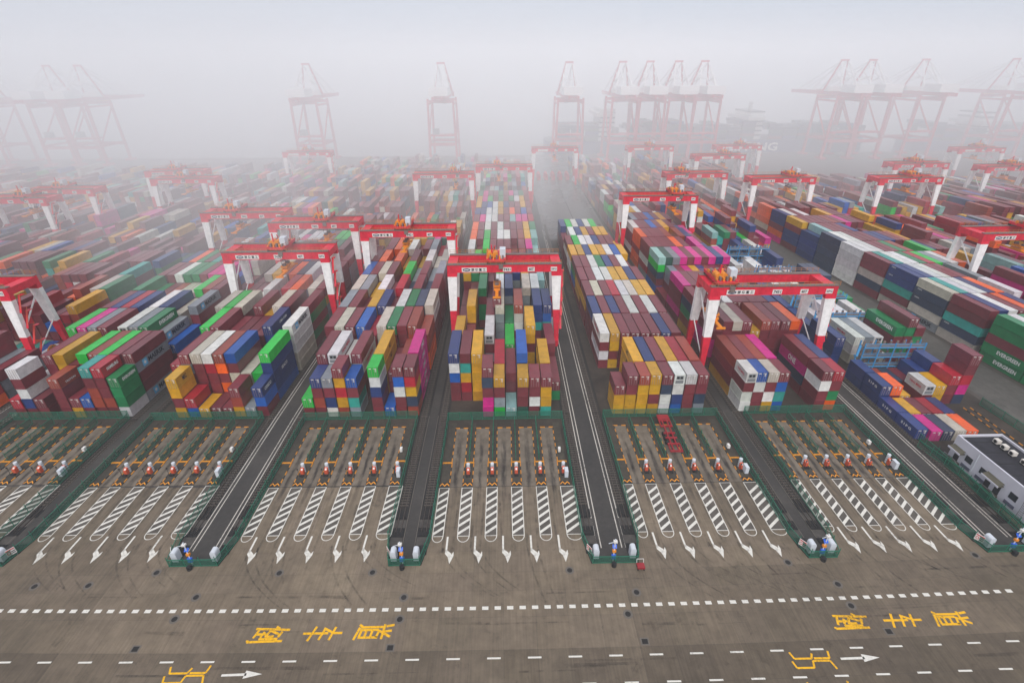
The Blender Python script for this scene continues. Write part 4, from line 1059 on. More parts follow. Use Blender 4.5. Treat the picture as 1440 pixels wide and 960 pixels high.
for i, (x, y) in enumerate([(-52.5, 42.9), (-16.8, 42.35), (19.0, 42.5), (54.2, 43.2)]):
    o = thing('drain_grate', f"square drain grate, {ORD[i]} from left between the dashed lines", 'drain', (x, y, 0), 0, 'square drain grates in the cross road')
    link('grate_rim', MB().box(-.62, .62, -.55, .55, 0, .018).mesh('grate_rim', [M['rim']]), o)
    mb = MB(); mb.box(-.42, .42, -.36, .36, 0, .024)
    for k in range(6): mb.box(-.4 + k * .14, -.34 + k * .14, -.34, .34, .024, .034)
    link('grate', mb.mesh('grate', [M['hatch']]), o)

# ------------------------------------------------------------------ yard gantry cranes
GZ = 22.2
def gantry():
    root = thing('gantry_crane', 'x', 'crane')
    hs = 15.6                                      # half span at the outer face
    for j, y in enumerate((0.0, 8.2)):
        mb = MB(); mb.box(-hs, hs, y - .55, y + .55, GZ, GZ + 2.2, 0); mb.box(-hs, hs, y - .7, y + .7, GZ + 2.2, GZ + 2.36, 1)
        for k in range(9): mb.box(-14 + k * 3.5 - .05, -14 + k * 3.5 + .05, y - .6, y + .6, GZ + .05, GZ + 2.15, 0)
        g = link('girder', mb.mesh('girder', [M['red'], M['rust']]), root)
        rl_ = MB()
        yy = y - .75 if j == 0 else y + .75
        for z in (GZ + 2.9, GZ + 3.4): rl_.bar((-hs, yy, z), (hs, yy, z), .06)
        for k in range(22): rl_.bar((-hs + k * 2 * hs / 21, yy, GZ + 2.36), (-hs + k * 2 * hs / 21, yy, GZ + 3.4), .06)
        link('handrail', rl_.mesh('handrail', [M['rail_y']]), g)
    for sx in (-1, 1):
        mb = MB(); mb.box(*sorted((sx * (hs - 2.6), sx * hs)), .55, 7.65, GZ + .2, GZ + 2.0); link('end_tie', mb.mesh('end_tie', [M['red']]), root)
        for y, yb in ((0.0, -1.6), (8.2, 9.8)):
            mb = MB()
            zc = (GZ, GZ - 1.1, 11.2, 1.9)
            wx = (2.7, 2.6, 1.9, 1.15); wy = (1.3, 1.3, 1.15, 1.0)
            prof = []
            for z, a, bb in zip(zc, wx, wy):
                t = (GZ - z) / (GZ - 1.9); yc = y + (yb - y) * t
                xo = sx * hs; xi = sx * (hs - a)
                if t > 0: xo = sx * (hs - .25 * t); xi = xo - sx * a
                x0, x1 = sorted((xo, xi)); prof.append([(x0, yc - bb / 2, z), (x1, yc - bb / 2, z), (x1, yc + bb / 2, z), (x0, yc + bb / 2, z)])
            for i, m in ((0, 0), (1, 1), (2, 0)):
                A, B = prof[i], prof[i + 1]
                for k in range(4):
                    k2 = (k + 1) % 4; mb.quad([B[k], B[k2], A[k2], A[k]], m)
            mb.quad(prof[3][::-1], 0)
            link('leg', mb.mesh('leg', [M['red'], M['cwhite']]), root)
        mb = MB(); xs = sorted((sx * (hs - .25), sx * (hs - 1.45))); mb.box(xs[0], xs[1], -3.2, 11.4, .95, 2.1); link('sill_beam', mb.mesh('sill_beam', [M['red']]), root)
        for y in (-2.3, 10.5):
            mb = MB(); xm = sx * (hs - .85); mb.box(xm - .35, xm + .35, y - 1.0, y + 1.0, .35, 1.0, 0)
            for d in (-.55, .55): mb.cyl((xm - .2, y + d, .4), (xm + .2, y + d, .4), .36, 10, 1)
            link('bogie', mb.mesh('bogie', [M['red'], M['dk']]), root)
        mb = MB(); mb.bar((sx * (hs - .9), -.9, 12), (sx * (hs - 1.0), 8.6, GZ - 1), .28, .28); mb.bar((sx * (hs - .9), 8.9, 12), (sx * (hs - .8), -1.2, 4.5), .22, .22); link('leg_brace', mb.mesh('leg_brace', [M['cwhite']]), root)
    # cable reel, ladder and electric house on the right hand leg
    mb = MB(); mb.cyl((hs + .1, 3.2, 4.8), (hs + .5, 3.2, 4.8), 1.7, 18, 0); mb.cyl((hs + .05, 3.2, 4.8), (hs + .6, 3.2, 4.8), .6, 12, 1)
    for k in range(8):
        a = k * math.pi / 4; mb.bar((hs + .55, 3.2, 4.8), (hs + .55, 3.2 + 1.65 * math.cos(a), 4.8 + 1.65 * math.sin(a)), .1, .1, 1)
    link('cable_reel', mb.mesh('cable_reel', [M['corange'], M['rust']]), root)
    mb = MB(); mb.box(hs - 2.2, hs + .2, 1.2, 6.9, 2.2, 4.9); link('electric_house', mb.mesh('electric_house', [M['panel']]), root)
    mb = MB()
    for k in range(4):
        z0 = 5 + k * 4.2; mb.bar((hs + .35, -1.2 + .3 * k, z0), (hs + .35, 1.4, z0 + 4.2), .55, .08, 0); mb.box(hs, hs + 1.0, 1.2, 2.4, z0 + 4.1, z0 + 4.2, 0)
        mb.bar((hs + .8, -1.2 + .3 * k, z0 + 1), (hs + .8, 1.4, z0 + 5.2), .06, .06, 1)
    link('stairway', mb.mesh('stairway', [M['red'], M['rail_y']]), root)
    # boards on the front girder
    for (xa, xb) in ((-11.6, -4.8), (-.4, 1.9), (6.4, 8.3), (12.7, 14.4)):
        mb = MB(); mb.box(xa, xb, -.63, -.56, GZ + .25, GZ + 1.45); link('sign_board', mb.mesh('sign_board', [M['mark']]), root)
    return root, hs
def gantry_trolley(parent, tx, drop):
    """trolley, hoist and spreader for one crane, at tx along the girders"""
    t = link('trolley', None, parent, (tx, 0, 0)); t.empty_display_size = .3
    return t
def trolley_meshes():
    out = {}
    mb = MB(); z = GZ + 2.4
    mb.box(-2.6, 2.6, -.4, 8.6, z + .5, z + 1.0, 0)
    for x in (-2.3, 2.3):
        for y in (-.1, 8.3): mb.cyl((x - .2, y, z + .35), (x + .2, y, z + .35), .4, 10, 1)
        mb.box(x - .3, x + .3, -.4, 8.6, z + .9, z + 1.3, 0)
    out['trolley_frame'] = mb.mesh('trolley_frame', [M['red'], M['dk']])
    mb = MB()
    for x in (-1.7, -.2):
        mb.cyl((x, 1.2, z + 1.9), (x, 3.6, z + 1.9), .75, 12, 0); mb.cyl((x, 4.4, z + 1.7), (x, 6.6, z + 1.7), .55, 12, 1)
        mb.box(x - .5, x + .5, 3.6, 4.4, z + 1.0, z + 2.4, 2)
    for k in range(12):
        a = k * 1.7; mb.box(-2.6 + (k % 6) * .85, -2.2 + (k % 6) * .85, (k // 6) * 5.5 + .2, (k // 6) * 5.5 + 1.0, z + 1.0, z + 1.6 + .5 * abs(math.sin(a)), 1 if k % 2 else 0)
    mb.bar((-1.2, 2, z + 1), (-1.2, 2, z + 4.6), .3, .3, 2); mb.bar((-.9, 6, z + 1), (-.3, 3, z + 4), .2, .2, 2)
    out['hoist_drum'] = mb.mesh('hoist_drum', [M['corange'], M['rust'], M['red']])
    mb = MB(); mb.box(1.0, 2.6, 1.0, 3.4, z + 1.0, z + 3.6); out['electric_cabinet'] = mb.mesh('electric_cabinet', [M['panel']])
    mb = MB(); mb.box(.7, 1.9, -1.1, -.7, GZ + 1.1, GZ + 2.3); out['lamp_box'] = mb.mesh('lamp_box', [M['rust']])
    mb = MB()
    for x in (-2.6, 2.6):
        for k in range(6): mb.bar((x, -.4 + k * 1.8, z + 1.0), (x, -.4 + k * 1.8, z + 2.1), .06)
        mb.bar((x, -.4, z + 2.1), (x, 8.6, z + 2.1), .06); mb.bar((x, -.4, z + 1.6), (x, 8.6, z + 1.6), .06)
    out['trolley_rail'] = mb.mesh('trolley_rail', [M['rail_y']])
    return out
TROL = trolley_meshes()
def spreader_mesh(zb, forty=True):
    mb = MB(); hy = 6.0; y0 = 4.1
    mb.box(-.45, .45, y0 - hy, y0 + hy, zb, zb + .45, 0); mb.box(-1.1, 1.1, y0 - hy - .15, y0 - hy + .25, zb - .1, zb + .4, 0); mb.box(-1.1, 1.1, y0 + hy - .25, y0 + hy + .15, zb - .1, zb + .4, 0)
    mb.box(-.9, .9, y0 - 1.9, y0 + 1.9, zb + .45, zb + 1.1, 0); mb.box(-1.0, 1.0, y0 - 1.7, y0 + 1.7, zb + 1.5, zb + 2.1, 0)
    for y in (y0 - 1.3, y0 + 1.3):
        mb.cyl((-.5, y, zb + 2.3), (.5, y, zb + 2.3), .5, 10, 1)
    return mb.mesh('spreader', [M['corange'], M['rust']])
def ropes_mesh(zb):
    mb = MB(); y0 = 4.1
    for x in (-.9, .9):
        for y in (y0 - 1.4, y0 + 1.4): mb.bar((x * .7, y, zb + 2.1), (x, y, GZ + 3.0), .07)
    return mb.mesh('hoist_rope', [M['dk']])
PROTO, HS = gantry()
SPR = {}
CRANES = [  # x centre, y of the front girder, trolley x, spreader height, number, label
    (-.2, 131.5, -2.2, 15.2, '7431', 'red and white gantry crane straddling the centre block, number 7431, container on its hoist'),
    (65.4, 113.6, -11.8, 13.8, '7451', 'nearest red and white gantry crane on the right, trolley above its left leg'),
    (-67.5, 144.5, .5, 17.0, '7436', 'gantry crane over third block, nearest of the three staggered cranes left of centre'),
    (-32.2, 165.5, -1.6, 17.5, '7421', 'gantry crane over fourth block just left of and behind the centre crane'),
    (-67.2, 177.0, 3.0, 17.0, '7435', 'gantry crane behind the nearest crane over third block'),
    (-98.6, 192.0, -4.0, 17.0, '7441', 'gantry crane over second block, leftmost of the staggered trio'),
    (-31.0, 268.5, 6.0, 17.0, '7423', 'farther gantry crane over fourth block behind the nearer one there'),
    (.2, 289.5, -3.0, 17.0, '7433', 'farther gantry crane over centre block, half faded in fog'),
    (34.7, 360.0, 0.0, 17.0, '7461', 'gantry crane standing over the empty wet apron'),
    (65.3, 213.0, 7.0, 17.0, '7452', 'second gantry crane over seventh block, above its pink and orange containers'),
    (100.0, 362.0, 0.0, 17.0, '7471', 'foggy gantry crane far back over eighth block, below the blue hull'),
    (97.8, 263.0, -7.0, 17.0, '7472', 'gantry crane halfway back over eighth block with long girders'),
    (134.9, 249.0, 5.0, 17.0, '7473', 'gantry crane halfway back over ninth block right of the blue racks'),
    (167.0, 155.0, 3.0, 17.0, '7481', 'gantry crane cut by the right edge with its cable drum'),
    (194.5, 246.0, 2.0, 17.0, '7482', 'gantry crane with white legs in fog, left one of the right cluster'),
    (229.0, 286.0, -2.0, 17.0, '7483', 'gantry crane in fog behind the left one of the right cluster'),
    (270.0, 274.0, 0.0, 17.0, '7484', 'gantry crane in fog near the right edge, middle distance'),
    (309.0, 341.0, 0.0, 17.0, '7485', 'faint gantry crane farthest back at the right edge'),
    (132.0, 322.0, 4.0, 17.0, '7474', 'foggy gantry crane below the white hull letters, nearer one'),
    (161.0, 364.0, 2.0, 17.0, '7475', 'foggy gantry crane below the white hull letters, farther one'),
    (-138.6, 118.5, -5.0, 17.0, '7442', 'gantry crane cut by the left edge, one thick white and red leg showing'),
    (-203.0, 239.0, 0.0, 17.0, '7443', 'faded gantry crane near left edge, farther of a pair'),
    (-210.0, 221.0, 5.0, 17.0, '7444', 'faded gantry crane near left edge, nearer of a pair'),
    (-177.0, 285.0, 0.0, 17.0, '7445', 'ghostly gantry crane in fog bank left, left of two'),
    (-160.0, 262.0, 0.0, 17.0, '7446', 'ghostly gantry crane in fog bank left, right of two'),
    (-129.0, 352.0, 0.0, 17.0, '7447', 'faint gantry crane in fog below the lone quay crane at left')]
for i, (x, y, tx, zb, num, lab) in enumerate(CRANES):
    o = PROTO if i == 0 else copy_tree(PROTO)
    if i == 0: first_children = list(PROTO.children)
    o.location = (x, y, 0); tag(o, lab, 'crane', 'gantry cranes straddling the container blocks')
    if x > 90 and i > 8: o.rotation_euler = (0, 0, .03)
for i, (x, y, tx, zb, num, lab) in enumerate(CRANES):
    o = PROTO if i == 0 else None
CR_OBJ = [ob for ob in COL.objects if ob.parent is None and ob.name.startswith('gantry_crane')]
CR_OBJ.sort(key=lambda ob: [round(ob.location.x, 1), 0])
for (x, y, tx, zb, num, lab) in CRANES:
    o = next(ob for ob in CR_OBJ if ob.get('label') == lab)
    t = gantry_trolley(o, tx, zb)
    for k, me in TROL.items(): link(k, me, t)
    if zb not in SPR: SPR[zb] = (spreader_mesh(zb), ropes_mesh(zb))
    link('spreader', SPR[zb][0], t); link('hoist_rope', SPR[zb][1], t)
    if y < 300:
        boards = [ch for ch in o.children if ch.name.startswith('sign_board')]
        for bd in boards:
            xm = sum(v.co.x for v in bd.data.vertices) / len(bd.data.vertices)
            if xm < -5:
                mb = MB()
                k = 16; pts = [(-10.3 + 1.05 * math.cos(2 * math.pi * q / k), -.645, GZ + .85 + .45 * math.sin(2 * math.pi * q / k)) for q in range(k)]
                mb.quad(pts); link('logo_oval', mb.mesh('logo_oval', [M['navy']]), bd)
                put_text('ZPMC', 'letterwhite', bd, (-10.3, -.655, GZ + .85), (1, 0, 0), (0, 0, 1), 1.5, .42)
                put_text('振 华 重 工', 'ink', bd, (-7.05, -.645, GZ + .85), (1, 0, 0), (0, 0, 1), 3.9, .85)
            elif xm < 3: put_text(num, 'ink', bd, (xm, -.645, GZ + .85), (1, 0, 0), (0, 0, 1), 1.8, .8)
            elif xm < 10: put_text('40T', 'ink', bd, (xm, -.645, GZ + .85), (1, 0, 0), (0, 0, 1), 1.4, .8)
            else: put_text('SIPG', 'letterdark', bd, (xm, -.645, GZ + .85), (1, 0, 0), (0, 0, 1), 1.4, .5)
# container on the centre crane's hoist
o = link('shipping_container', BODY[LEN40], None, (-2.4, 131.5 - 2.0, 12.45)); o.color = (*PLIN['M'], 1)
tag(o, 'maroon container hanging from the spreader of the centre gantry crane', 'container', 'shipping containers stacked in the yard')
for dm in DOOR: link('container_door', dm, o).color = (*PLIN['M'], 1)

# ------------------------------------------------------------------ quay cranes in the fog
def quay_crane():
    root = thing('quay_crane', 'x', 'crane')
    hx = 11.5; g = 30.0
    def member(name, m, *bars):
        for b in bars:
            mb = MB(); mb.bar(*b); link(name, mb.mesh(name, [M[m]]), root)
    def block(name, m, *a):
        link(name, MB().box(*a).mesh(name, [M[m]]), root)
    for sx in (-1, 1):
        for y in (0, g):
            member('leg', 'hazyred', ((sx * hx, y, 1.5), (sx * hx * .9, y, 50), 2.1, 1.9, 0, 1.6, 1.6))
            block('bogie', 'hazyred', sx * hx - 2.5, sx * hx + 2.5, y - 4.5, y + 4.5, .4, 2.0)
        member('side_beam', 'hazyred', ((sx * hx, 1, 16), (sx * hx, g - 1, 16), 1.4, 1.6), ((sx * hx * .92, .8, 46), (sx * hx * .92, g - .8, 46), 1.2, 1.4))
        member('side_brace', 'hazyred', ((sx * hx, 1, 17.5), (sx * hx * .95, g - 1, 44.5), .9))
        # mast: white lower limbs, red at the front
        member('mast', 'hazyred', ((sx * 8.5, g - 1, 51), (sx * 2.6, g - 9, 76), 1.3, 1.3, 0, 1.0, 1.0))
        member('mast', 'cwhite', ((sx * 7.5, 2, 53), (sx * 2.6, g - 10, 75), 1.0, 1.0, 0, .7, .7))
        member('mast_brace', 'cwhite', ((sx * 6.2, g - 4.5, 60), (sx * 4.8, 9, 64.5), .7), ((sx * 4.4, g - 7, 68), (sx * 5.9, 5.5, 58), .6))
        member('boom', 'hazyred', ((sx * 3.4, -20, 51), (sx * 3.4, g + 60, 51), 1.3, 2.6))
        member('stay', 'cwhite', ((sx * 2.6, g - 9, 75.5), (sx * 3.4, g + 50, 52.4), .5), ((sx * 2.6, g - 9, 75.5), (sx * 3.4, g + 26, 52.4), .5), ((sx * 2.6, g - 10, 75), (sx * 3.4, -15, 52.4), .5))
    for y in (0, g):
        member('portal_beam', 'hazyred', ((-hx + 1, y, 15), (hx - 1, y, 15), 1.6, 2.4), ((-hx * .88, y, 48), (hx * .88, y, 48), 1.6, 2.2))
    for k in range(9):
        member('boom_tie', 'hazyred', ((-3.0, -18 + k * 12.8, 51), (3.0, -18 + k * 12.8, 51), .7))
    member('mast_head', 'hazyred', ((-3.4, g - 9, 76), (3.4, g - 9, 76), 1.2, 1.4))
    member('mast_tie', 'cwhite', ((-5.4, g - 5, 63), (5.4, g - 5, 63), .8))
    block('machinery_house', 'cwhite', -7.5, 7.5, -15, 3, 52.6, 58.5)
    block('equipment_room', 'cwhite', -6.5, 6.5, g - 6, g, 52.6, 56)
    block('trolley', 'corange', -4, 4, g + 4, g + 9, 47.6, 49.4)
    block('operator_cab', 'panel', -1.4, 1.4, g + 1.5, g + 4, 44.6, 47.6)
    block('landing_platform', 'hazyred', -10, 10, -2.5, 7, 21.5, 22.6)
    block('checker_cabin', 'grey', -8, -3, 1, 6, 22.6, 27)
    return root
QC = None
QUAY = [(-51.5, 462, 'lone quay crane in fog, left of centre beyond the middle blocks'), (56.0, 460, 'quay crane beyond the wet apron, in front of the dark ship stern'),
        (101.0, 460, 'quay crane in fog, first of the four clustered right of centre'), (124.0, 460, 'quay crane in fog, second of the four clustered right of centre'),
        (148.0, 460, 'quay crane in fog, third of the four clustered right of centre'), (170.0, 460, 'quay crane in fog, fourth of the four clustered right of centre'),
        (-164.0, 462, 'lone faint quay crane in fog at upper left'), (-352.0, 462, 'faint quay crane at far left, right one of the pair'), (-378.0, 462, 'faint quay crane at far left, left one of the pair'), (-436.0, 462, 'faint quay crane cut by the left edge'),
        (288.0, 460, 'faint quay crane at right, first of three'), (312.0, 460, 'faint quay crane at right, second of three'), (357.0, 460, 'faint quay crane at right, third of three'), (434.0, 460, 'faint quay crane cut by the right edge')]
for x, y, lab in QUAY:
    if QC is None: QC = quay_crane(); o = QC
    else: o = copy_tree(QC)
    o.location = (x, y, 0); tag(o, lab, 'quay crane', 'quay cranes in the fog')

# ------------------------------------------------------------------ ships in the fog
def ship(x0, x1, y0, beam, hullz, label, letters, seed, tower):
    root = thing('container_ship', label, 'ship', (x0, y0, -4))
    L = x1 - x0; mb = MB()
    prof = [(0, .2), (.02, .0), (.86, .0), (.95, .25), (1.0, .5)]
    up = []
    for t, k in prof: up.append((t * L, k * beam))
    lo = [(x, beam - y) for x, y in up[::-1] if y < beam * .5 - .01]
    ring = up + lo
    n = len(ring)
    for i in range(n):
        a, b2 = ring[i], ring[(i + 1) % n]
        mb.quad([(a[0], a[1], 0), (b2[0], b2[1], 0), (b2[0], b2[1], hullz), (a[0], a[1], hullz)])
    mb.quad([(x, y, hullz) for x, y in ring], 1)
    hull = link('hull', mb.mesh('hull', [M['hullblue'], M['hulldark']]), root)
    rr = random.Random(seed)
    lst = []
    x = .03 * L
    while x < .9 * L:
        h = rr.choice([4, 5, 5, 6, 6, 4])
        if not any(abs(x - tw * L) < 9 for tw, *_ in tower):
            for j in range(int(beam / 2.6) - 1):
                hh = max(2, h + rr.choice([-1, 0, 0]))
                for t in range(hh):
                    if j == 0 or t == hh - 1: lst.append(dict(x=x0 + x, y=y0 + 1.5 + j * 2.6, z=-4 + hullz + .5 + t * 2.62, l=LEN40, rz=-math.pi / 2, c=rr.choice('KKKDMKBKKD')))
        x += 13.2
    cm = container_mass('deck_containers', lst, None) if lst else None
    if cm:
        cm.parent = root; cm.matrix_parent_inverse = Matrix.Translation((-x0, -y0, 4)); cm.name = 'deck_containers'
        if 'category' in cm: del cm['category']
    for tw, wdt, ht in tower:
        mb = MB(); mb.box(tw * L - wdt / 2, tw * L + wdt / 2, beam * .12, beam * .88, hullz, hullz + ht, 0); mb.box(tw * L - wdt * .8, tw * L + wdt * .4, -1, beam + 1, hullz + ht - 6, hullz + ht - 3, 0)
        mb.box(tw * L - 1, tw * L + 1, beam * .45, beam * .55, hullz + ht, hullz + ht + 8, 0)
        for k in range(6): mb.box(tw * L - wdt / 2 - .05, tw * L + wdt / 2 + .05, beam * .11, beam * .89, hullz + 3 + k * 4, hullz + 4.2 + k * 4, 1)
        link('deckhouse', mb.mesh('deckhouse', [M['shipwhite'], M['glass']]), root)
    if letters: put_text(letters, 'letterwhite', root, (letters_x - x0, -.15, 9.6), (1, 0, 0), (0, 0, 1), 57, 7.4)
    return root
letters_x = 229.0
ship(40, 352, QUAY_Y + 3, 46, 15.5, 'large blue container ship in fog with white letters on its hull, right of centre', 'SHIPPING', 4, ((.18, 14, 27), (.625, 13, 23)))
ship(392, 640, QUAY_Y + 3, 40, 13, 'dark faded container ship behind the cranes at far right', None, 9, ((.25, 12, 20),))

# row of red lifting frames parked on the wet apron
for k in range(5):
    o = thing('lifting_frame', f"red lifting frame parked across the wet apron, {ORD[k]} from left", 'frame', (25.5 + k * 5.2, 384, 0), 0, 'red lifting frames on the wet apron')
    mb = MB(); mb.box(-.7, .7, -6, 6, 3.6, 4.4); link('spreader_beam', mb.mesh('spreader_beam', [M['red']]), o)
    mb = MB()
    for y in (-5, 5): mb.box(-1.3, 1.3, y - .4, y + .4, 0, 3.6)
    link('stand', mb.mesh('stand', [M['red']]), o)

# ------------------------------------------------------------------ white service building on the right
bl = thing('service_building', 'white flat roofed service building with outdoor units at the right edge', 'building', (90.6, 57.0, 0))
BW, BD, BH = 9.0, 22.2, 5.9
mb = MB(); mb.box(0, BW, 0, BD, 0, BH - .5, 0); link('wall', mb.mesh('wall', [M['wall']]), bl)
mb = MB(); mb.quad([(.3, .3, BH - .42), (BW - .3, .3, BH - .42), (BW - .3, BD - .3, BH - .42), (.3, BD - .3, BH - .42)]); roof_ = link('roof', mb.mesh('roof', [M['roof']]), bl)
for k in range(7):
    link('roof_seam', MB().box(.35, BW - .35, 1.6 + k * 3.1, 1.68 + k * 3.1, BH - .42, BH - .37).mesh('roof_seam', [M['dk']]), roof_)
link('drain_pipe', MB().cyl((-.1, 13.9 - 12.2, .1), (-.1, 13.9 - 12.2, BH - .5), .07, 6).mesh('drain_pipe', [M['panel']]), bl)
link('drain_pipe', MB().cyl((-.1, 16.6, .1), (-.1, 16.6, BH - .5), .07, 6).mesh('drain_pipe', [M['panel']]), bl)
mb = MB(); mb.box(0, .3, 0, BD, BH - .5, BH); mb.box(BW - .3, BW, 0, BD, BH - .5, BH); mb.box(.3, BW - .3, 0, .3, BH - .5, BH); mb.box(.3, BW - .3, BD - .3, BD, BH - .5, BH); link('parapet', mb.mesh('parapet', [M['wall']]), bl)
for y in (5.6, 9.9, 15.4, 17.6 + .2) if False else (3.4, 8.2, 14.6, 18.0):
    w = link('window', MB().box(-.06, 0, y - .75, y + .75, 2.35, 3.65).mesh('window', [M['ink']]), bl)
    mb = MB()
    for k in range(2): mb.box(-.075, -.06, y - .68 + k * .7, y - .02 + k * .7, 2.42, 3.58)
    link('pane', mb.mesh('pane', [M['glass']]), w)
    mb = MB(); mb.box(-.1, 0, y - 1.0, y + 1.0, .9, 1.55)
    for k in range(5): mb.box(-.13, -.1, y - .98, y + .98, .93 + k * .12, 1.0 + k * .12)
    link('louvre', mb.mesh('louvre', [M['louvre']]), bl)
for (ya, yb) in ((19.4, 21.6), (10.6, 13.6)):
    mb = MB(); mb.box(-1.15, -.02, ya - .3, yb + .3, 3.25, 3.45, 0); mb.box(-1.2, -1.1, ya - .35, yb + .35, 3.15, 3.5, 1); mb.quad([(-1.1, ya - .3, 3.46), (-.02, ya - .3, 3.9), (-.02, yb + .3, 3.9), (-1.1, yb + .3, 3.46)], 0)
    link('canopy', mb.mesh('canopy', [M['moss'], M['wall']]), bl)
    for yd in ([(ya + yb) / 2] if yb - ya < 2.5 else [ya + .5, yb - .5]):
        d = link('door', MB().box(-.05, 0, yd - .55, yd + .55, .95, 3.1).mesh('door', [M['ink']]), bl)
        link('pane', MB().box(-.07, -.05, yd - .2, yd + .2, 2.3, 2.8).mesh('pane', [M['glass']]), d)
    mb = MB(); mb.box(-1.5, -.02, ya - .2, yb + .2, 0, .95, 0)
    for k in range(5): mb.box(-1.5, -.4, ya - .2 - .32 * (k + 1), ya - .2 - .32 * k, 0, .8 - .17 * k, 0)
    link('steps', mb.mesh('steps', [M['islandtop']]), bl)
    mb = MB(); mb.bar((-1.45, ya - .2, 1.9), (-1.45, yb + .2, 1.9), .06); mb.bar((-1.45, ya - .2, 1.9), (-1.45, ya - 1.9, 1.0), .06); mb.bar((-1.45, ya - 1.9, 0), (-1.45, ya - 1.9, 1.0), .06); mb.bar((-1.45, yb + .2, 0), (-1.45, yb + .2, 1.9), .06)
    link('railing', mb.mesh('railing', [M['grey']]), bl)
mb = MB()
for y in (5.3, 6.1): mb.bar((-.35, y, .2), (-.35, y, BH + .9), .06)
for k in range(15): mb.bar((-.35, 5.3, .4 + k * .4), (-.35, 6.1, .4 + k * .4), .05)
for k in range(6): mb.bar((-.35, 5.3, 2.2 + k * .7), (-.95, 5.7, 2.2 + k * .7), .05); mb.bar((-.95, 5.7, 2.2 + k * .7), (-.35, 6.1, 2.2 + k * .7), .05)
link('ladder', mb.mesh('ladder', [M['grey']]), bl)
mb = MB(); mb.box(-.5, 9.5, -.6, 22.6, 0, .12); link('base_course', mb.mesh('base_course', [M['islandtop']]), bl)
ACB = None
for i, y in enumerate((19.6, 17.9, 16.1, 13.6, 11.9, 10.1, 7.6, 5.9)):
    if ACB is None:
        ACB = thing('outdoor_unit', 'x', 'air conditioner'); o = ACB
        mb = MB(); mb.box(-.42, .42, -.5, .5, .35, 1.15); link('casing', mb.mesh('casing', [M['ac']]), o)
        mb = MB(); mb.cyl((-.43, 0, .75), (-.46, 0, .75), .34, 14); link('fan_grille', mb.mesh('fan_grille', [M['dk']]), o)
        mb = MB(); mb.box(-.4, -.3, -.45, .45, 0, .35); mb.box(.3, .4, -.45, .45, 0, .35); link('stand', mb.mesh('stand', [M['dk']]), o)
    else: o = copy_tree(ACB)
    o.location = (90.6 + 5.6, 57.0 + y, BH - .42); tag(o, f"cream air conditioner on the building roof, {ORD[i]} from the far end", 'air conditioner', 'air conditioners on the building roof')
fence([(87.0, 82.6), (88.8, 74), (88.2, 62), (87.8, 55.5)], 'green mesh fence between the white building and the crane track', 'green mesh fences of the truck bays', 1.7, 2.6, False)
fence([(112.6, 97.2), (113.6, 80), (114.2, 62)], 'green mesh fence behind the white building beside the pale road', 'green mesh fences of the truck bays', 2.0, 3.0)

# ------------------------------------------------------------------ blue reefer racks in block seven
def rack(x0, x1, y, label, levels=3):
    root = thing('reefer_rack', label, 'rack', (x0, y, 0), 0, 'blue reefer racks in the eighth block')
    w = x1 - x0; n = 4; D = 1.9; lv = 2.75
    for i in range(n + 1):
        for yy in (0, D):
            link('post', MB().box(-.11, .11, -.11, .11, 0, levels * lv + 1.1).mesh('post', [M['blue']]), root, (w * i / n, yy, 0))
    for k in range(1, levels + 1):
        z = k * lv
        link('deck', MB().box(0, w, 0, D, z - .16, z).mesh('deck', [M['timber']]), root)
        mb = MB(); mb.bar((0, -.05, z - .1), (w, -.05, z - .1), .22); mb.bar((0, -.05, z + 1.0), (w, -.05, z + 1.0), .1); mb.bar((0, -.05, z + .55), (w, -.05, z + .55), .07)
        link('guard_rail', mb.mesh('guard_rail', [M['blue']]), root)
        mb = MB()
        for q in range(9): mb.box(w * (q + .3) / 9, w * (q + .62) / 9, D - .35, D - .1, z + .1, z + .95)
        link('socket_box', mb.mesh('socket_box', [M['rust']]), root)
    mb = MB()
    for k in range(levels): mb.bar((-1.0 if k % 2 == 0 else -.1, .4, k * lv), (-.1 if k % 2 == 0 else -1.0, 1.4, (k + 1) * lv), .5, .1)
    link('stair', mb.mesh('stair', [M['blue']]), root)
    return root
for i, (y, x0, lab) in enumerate(((111.0, 91.2, 'nearest blue steel reefer rack with plank decks, behind the yellow containers'), (129.6, 89.8, 'second blue reefer rack, right of the near gantry leg'), (142.6, 90.0, 'third blue reefer rack, behind white refrigerated containers'), (168.0, 89.5, 'fourth blue reefer rack, back beyond the white containers'), (191.0, 88.6, 'fifth blue reefer rack with pink containers behind'), (215.6, 88.2, 'farthest blue reefer rack before the far crane'))):
    rack(x0, x0 + 15.5, y, lab)

# ------------------------------------------------------------------ red skeleton trailer and the small red cart
tr = thing('skeleton_trailer', 'red skeletal container trailer parked in third lane of the sixth truck bay', 'trailer', (35.0, 80.6, 0), -.03)
mb = MB()
for x in (-.55, .55): mb.box(x - .12, x + .12, .2, 12.6, 1.15, 1.5)
for y in (.3, 2.6, 4.6, 6.2, 8.6, 10.6, 12.3): mb.box(-1.2, 1.2, y - .16, y + .16, 1.2, 1.52)
for x in (-1.2, 1.2): mb.box(x - .1, x + .1, .1, 2.7, 1.2, 1.5); mb.box(x - .1, x + .1, 8.4, 12.6, 1.2, 1.5)
link('chassis', mb.mesh('chassis', [M['treds']]), tr)
link('gooseneck_plate', MB().box(-1.15, 1.15, 10.9, 12.6, 1.5, 1.58).mesh('gooseneck_plate', [M['treds']]), tr)
WHEEL = MB(); WHEEL.cyl((-.28, 0, 0), (.28, 0, 0), .5, 12); WHEEL = WHEEL.mesh('wheel', [M['dk']])
for y in (4.2, 5.6, 7.0):
    for x in (-.92, .92): link('wheel', WHEEL, tr, (x, y, .5))
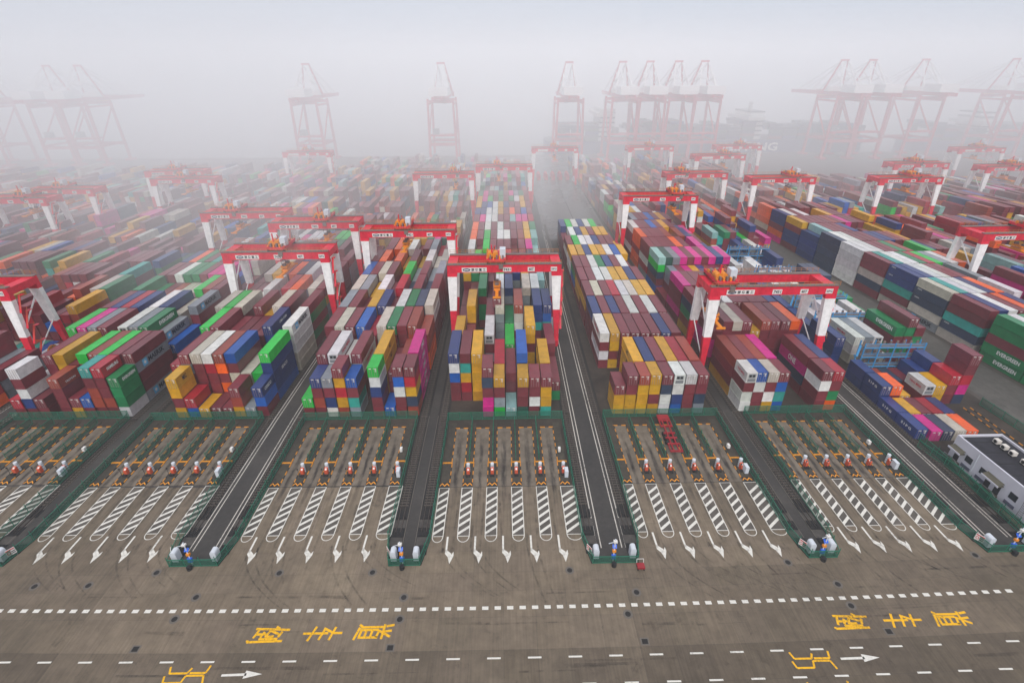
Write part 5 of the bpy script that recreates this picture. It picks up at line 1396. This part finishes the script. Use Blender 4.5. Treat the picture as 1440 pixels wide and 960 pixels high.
ct = thing('hand_cart', 'small red cart by the fence corner at the sixth truck bay', 'cart', (21.2, 54.3, 0))
link('tray', MB().box(-.6, .6, -.5, .5, .45, .75).mesh('tray', [M['treds']]), ct)
mb = MB(); mb.bar((-.55, .5, .7), (-.55, .7, 1.4), .06); mb.bar((.55, .5, .7), (.55, .7, 1.4), .06); mb.bar((-.55, .7, 1.4), (.55, .7, 1.4), .06); link('handle', mb.mesh('handle', [M['mark']]), ct)
for x in (-.5, .5):
    for y in (-.35, .35): link('wheel', MB().cyl((-.06, 0, 0), (.06, 0, 0), .2, 8).mesh('wheel', [M['dk']]), ct, (x, y, .22))

# ------------------------------------------------------------------ fog
def haze():
    m = bpy.data.materials.new('sea_fog'); m.use_nodes = True; t = m.node_tree; t.nodes.clear()
    v = t.nodes.new('ShaderNodeVolumePrincipled'); v.inputs['Color'].default_value = (.99, .993, 1.0, 1); v.inputs['Density'].default_value = FOG_DENSITY; v.inputs['Anisotropy'].default_value = -.4
    o = t.nodes.new('ShaderNodeOutputMaterial'); t.links.new(v.outputs[0], o.inputs['Volume'])
    h = link('haze', MB().box(-3000, 3000, -400, 3000, -10, 100).mesh('haze', [m])); h['kind'] = 'stuff'; h['label'] = 'pale sea fog lying over the whole terminal'
    return h
haze()
def fog_bank():
    """the denser fog that has rolled in from the sea; its front stands in the gaps between container lines"""
    m = bpy.data.materials.new('fog_bank'); m.use_nodes = True; t = m.node_tree; t.nodes.clear()
    v = t.nodes.new('ShaderNodeVolumePrincipled'); v.inputs['Color'].default_value = (.99, .993, 1.0, 1); v.inputs['Density'].default_value = BANK_DENSITY; v.inputs['Anisotropy'].default_value = -.4
    o = t.nodes.new('ShaderNodeOutputMaterial'); t.links.new(v.outputs[0], o.inputs['Volume'])
    gap = {0: 4, 1: 3, 2: 3, 3: 7, 4: 7, 5: 9}
    front = [(-2000, 93.5), (BLOCK[-1][0] + 15.5, 93.5)]
    for b in sorted(BLOCK):
        if b < 0: continue
        k = gap.get(b, 3 if b < 0 else 11)
        cx, dy, sk = BLOCK[b]; y = SLOT_Y[k] - .25 + dy; x = cx + sk * (y - 96)
        front += [(x - 13.6, y + sk * 13.6), (x + 13.6, y - sk * 13.6)]
    ring = [(-2990, front[0][1])] + front + [(2990, front[-1][1]), (2990, 2990), (-2990, 2990)]
    mb = MB(); n = len(ring)
    for i in range(n):
        a, b2 = ring[i], ring[(i + 1) % n]
        mb.quad([(*a, -9), (*b2, -9), (*b2, 97), (*a, 97)])
    mb.quad([(x, y, 97) for x, y in ring]); mb.quad([(x, y, -9) for x, y in ring[::-1]])
    h = link('fog_bank', mb.mesh('fog_bank', [m])); h['kind'] = 'stuff'; h['label'] = 'thicker fog bank rolled in from the sea over the far yard'
fog_bank()
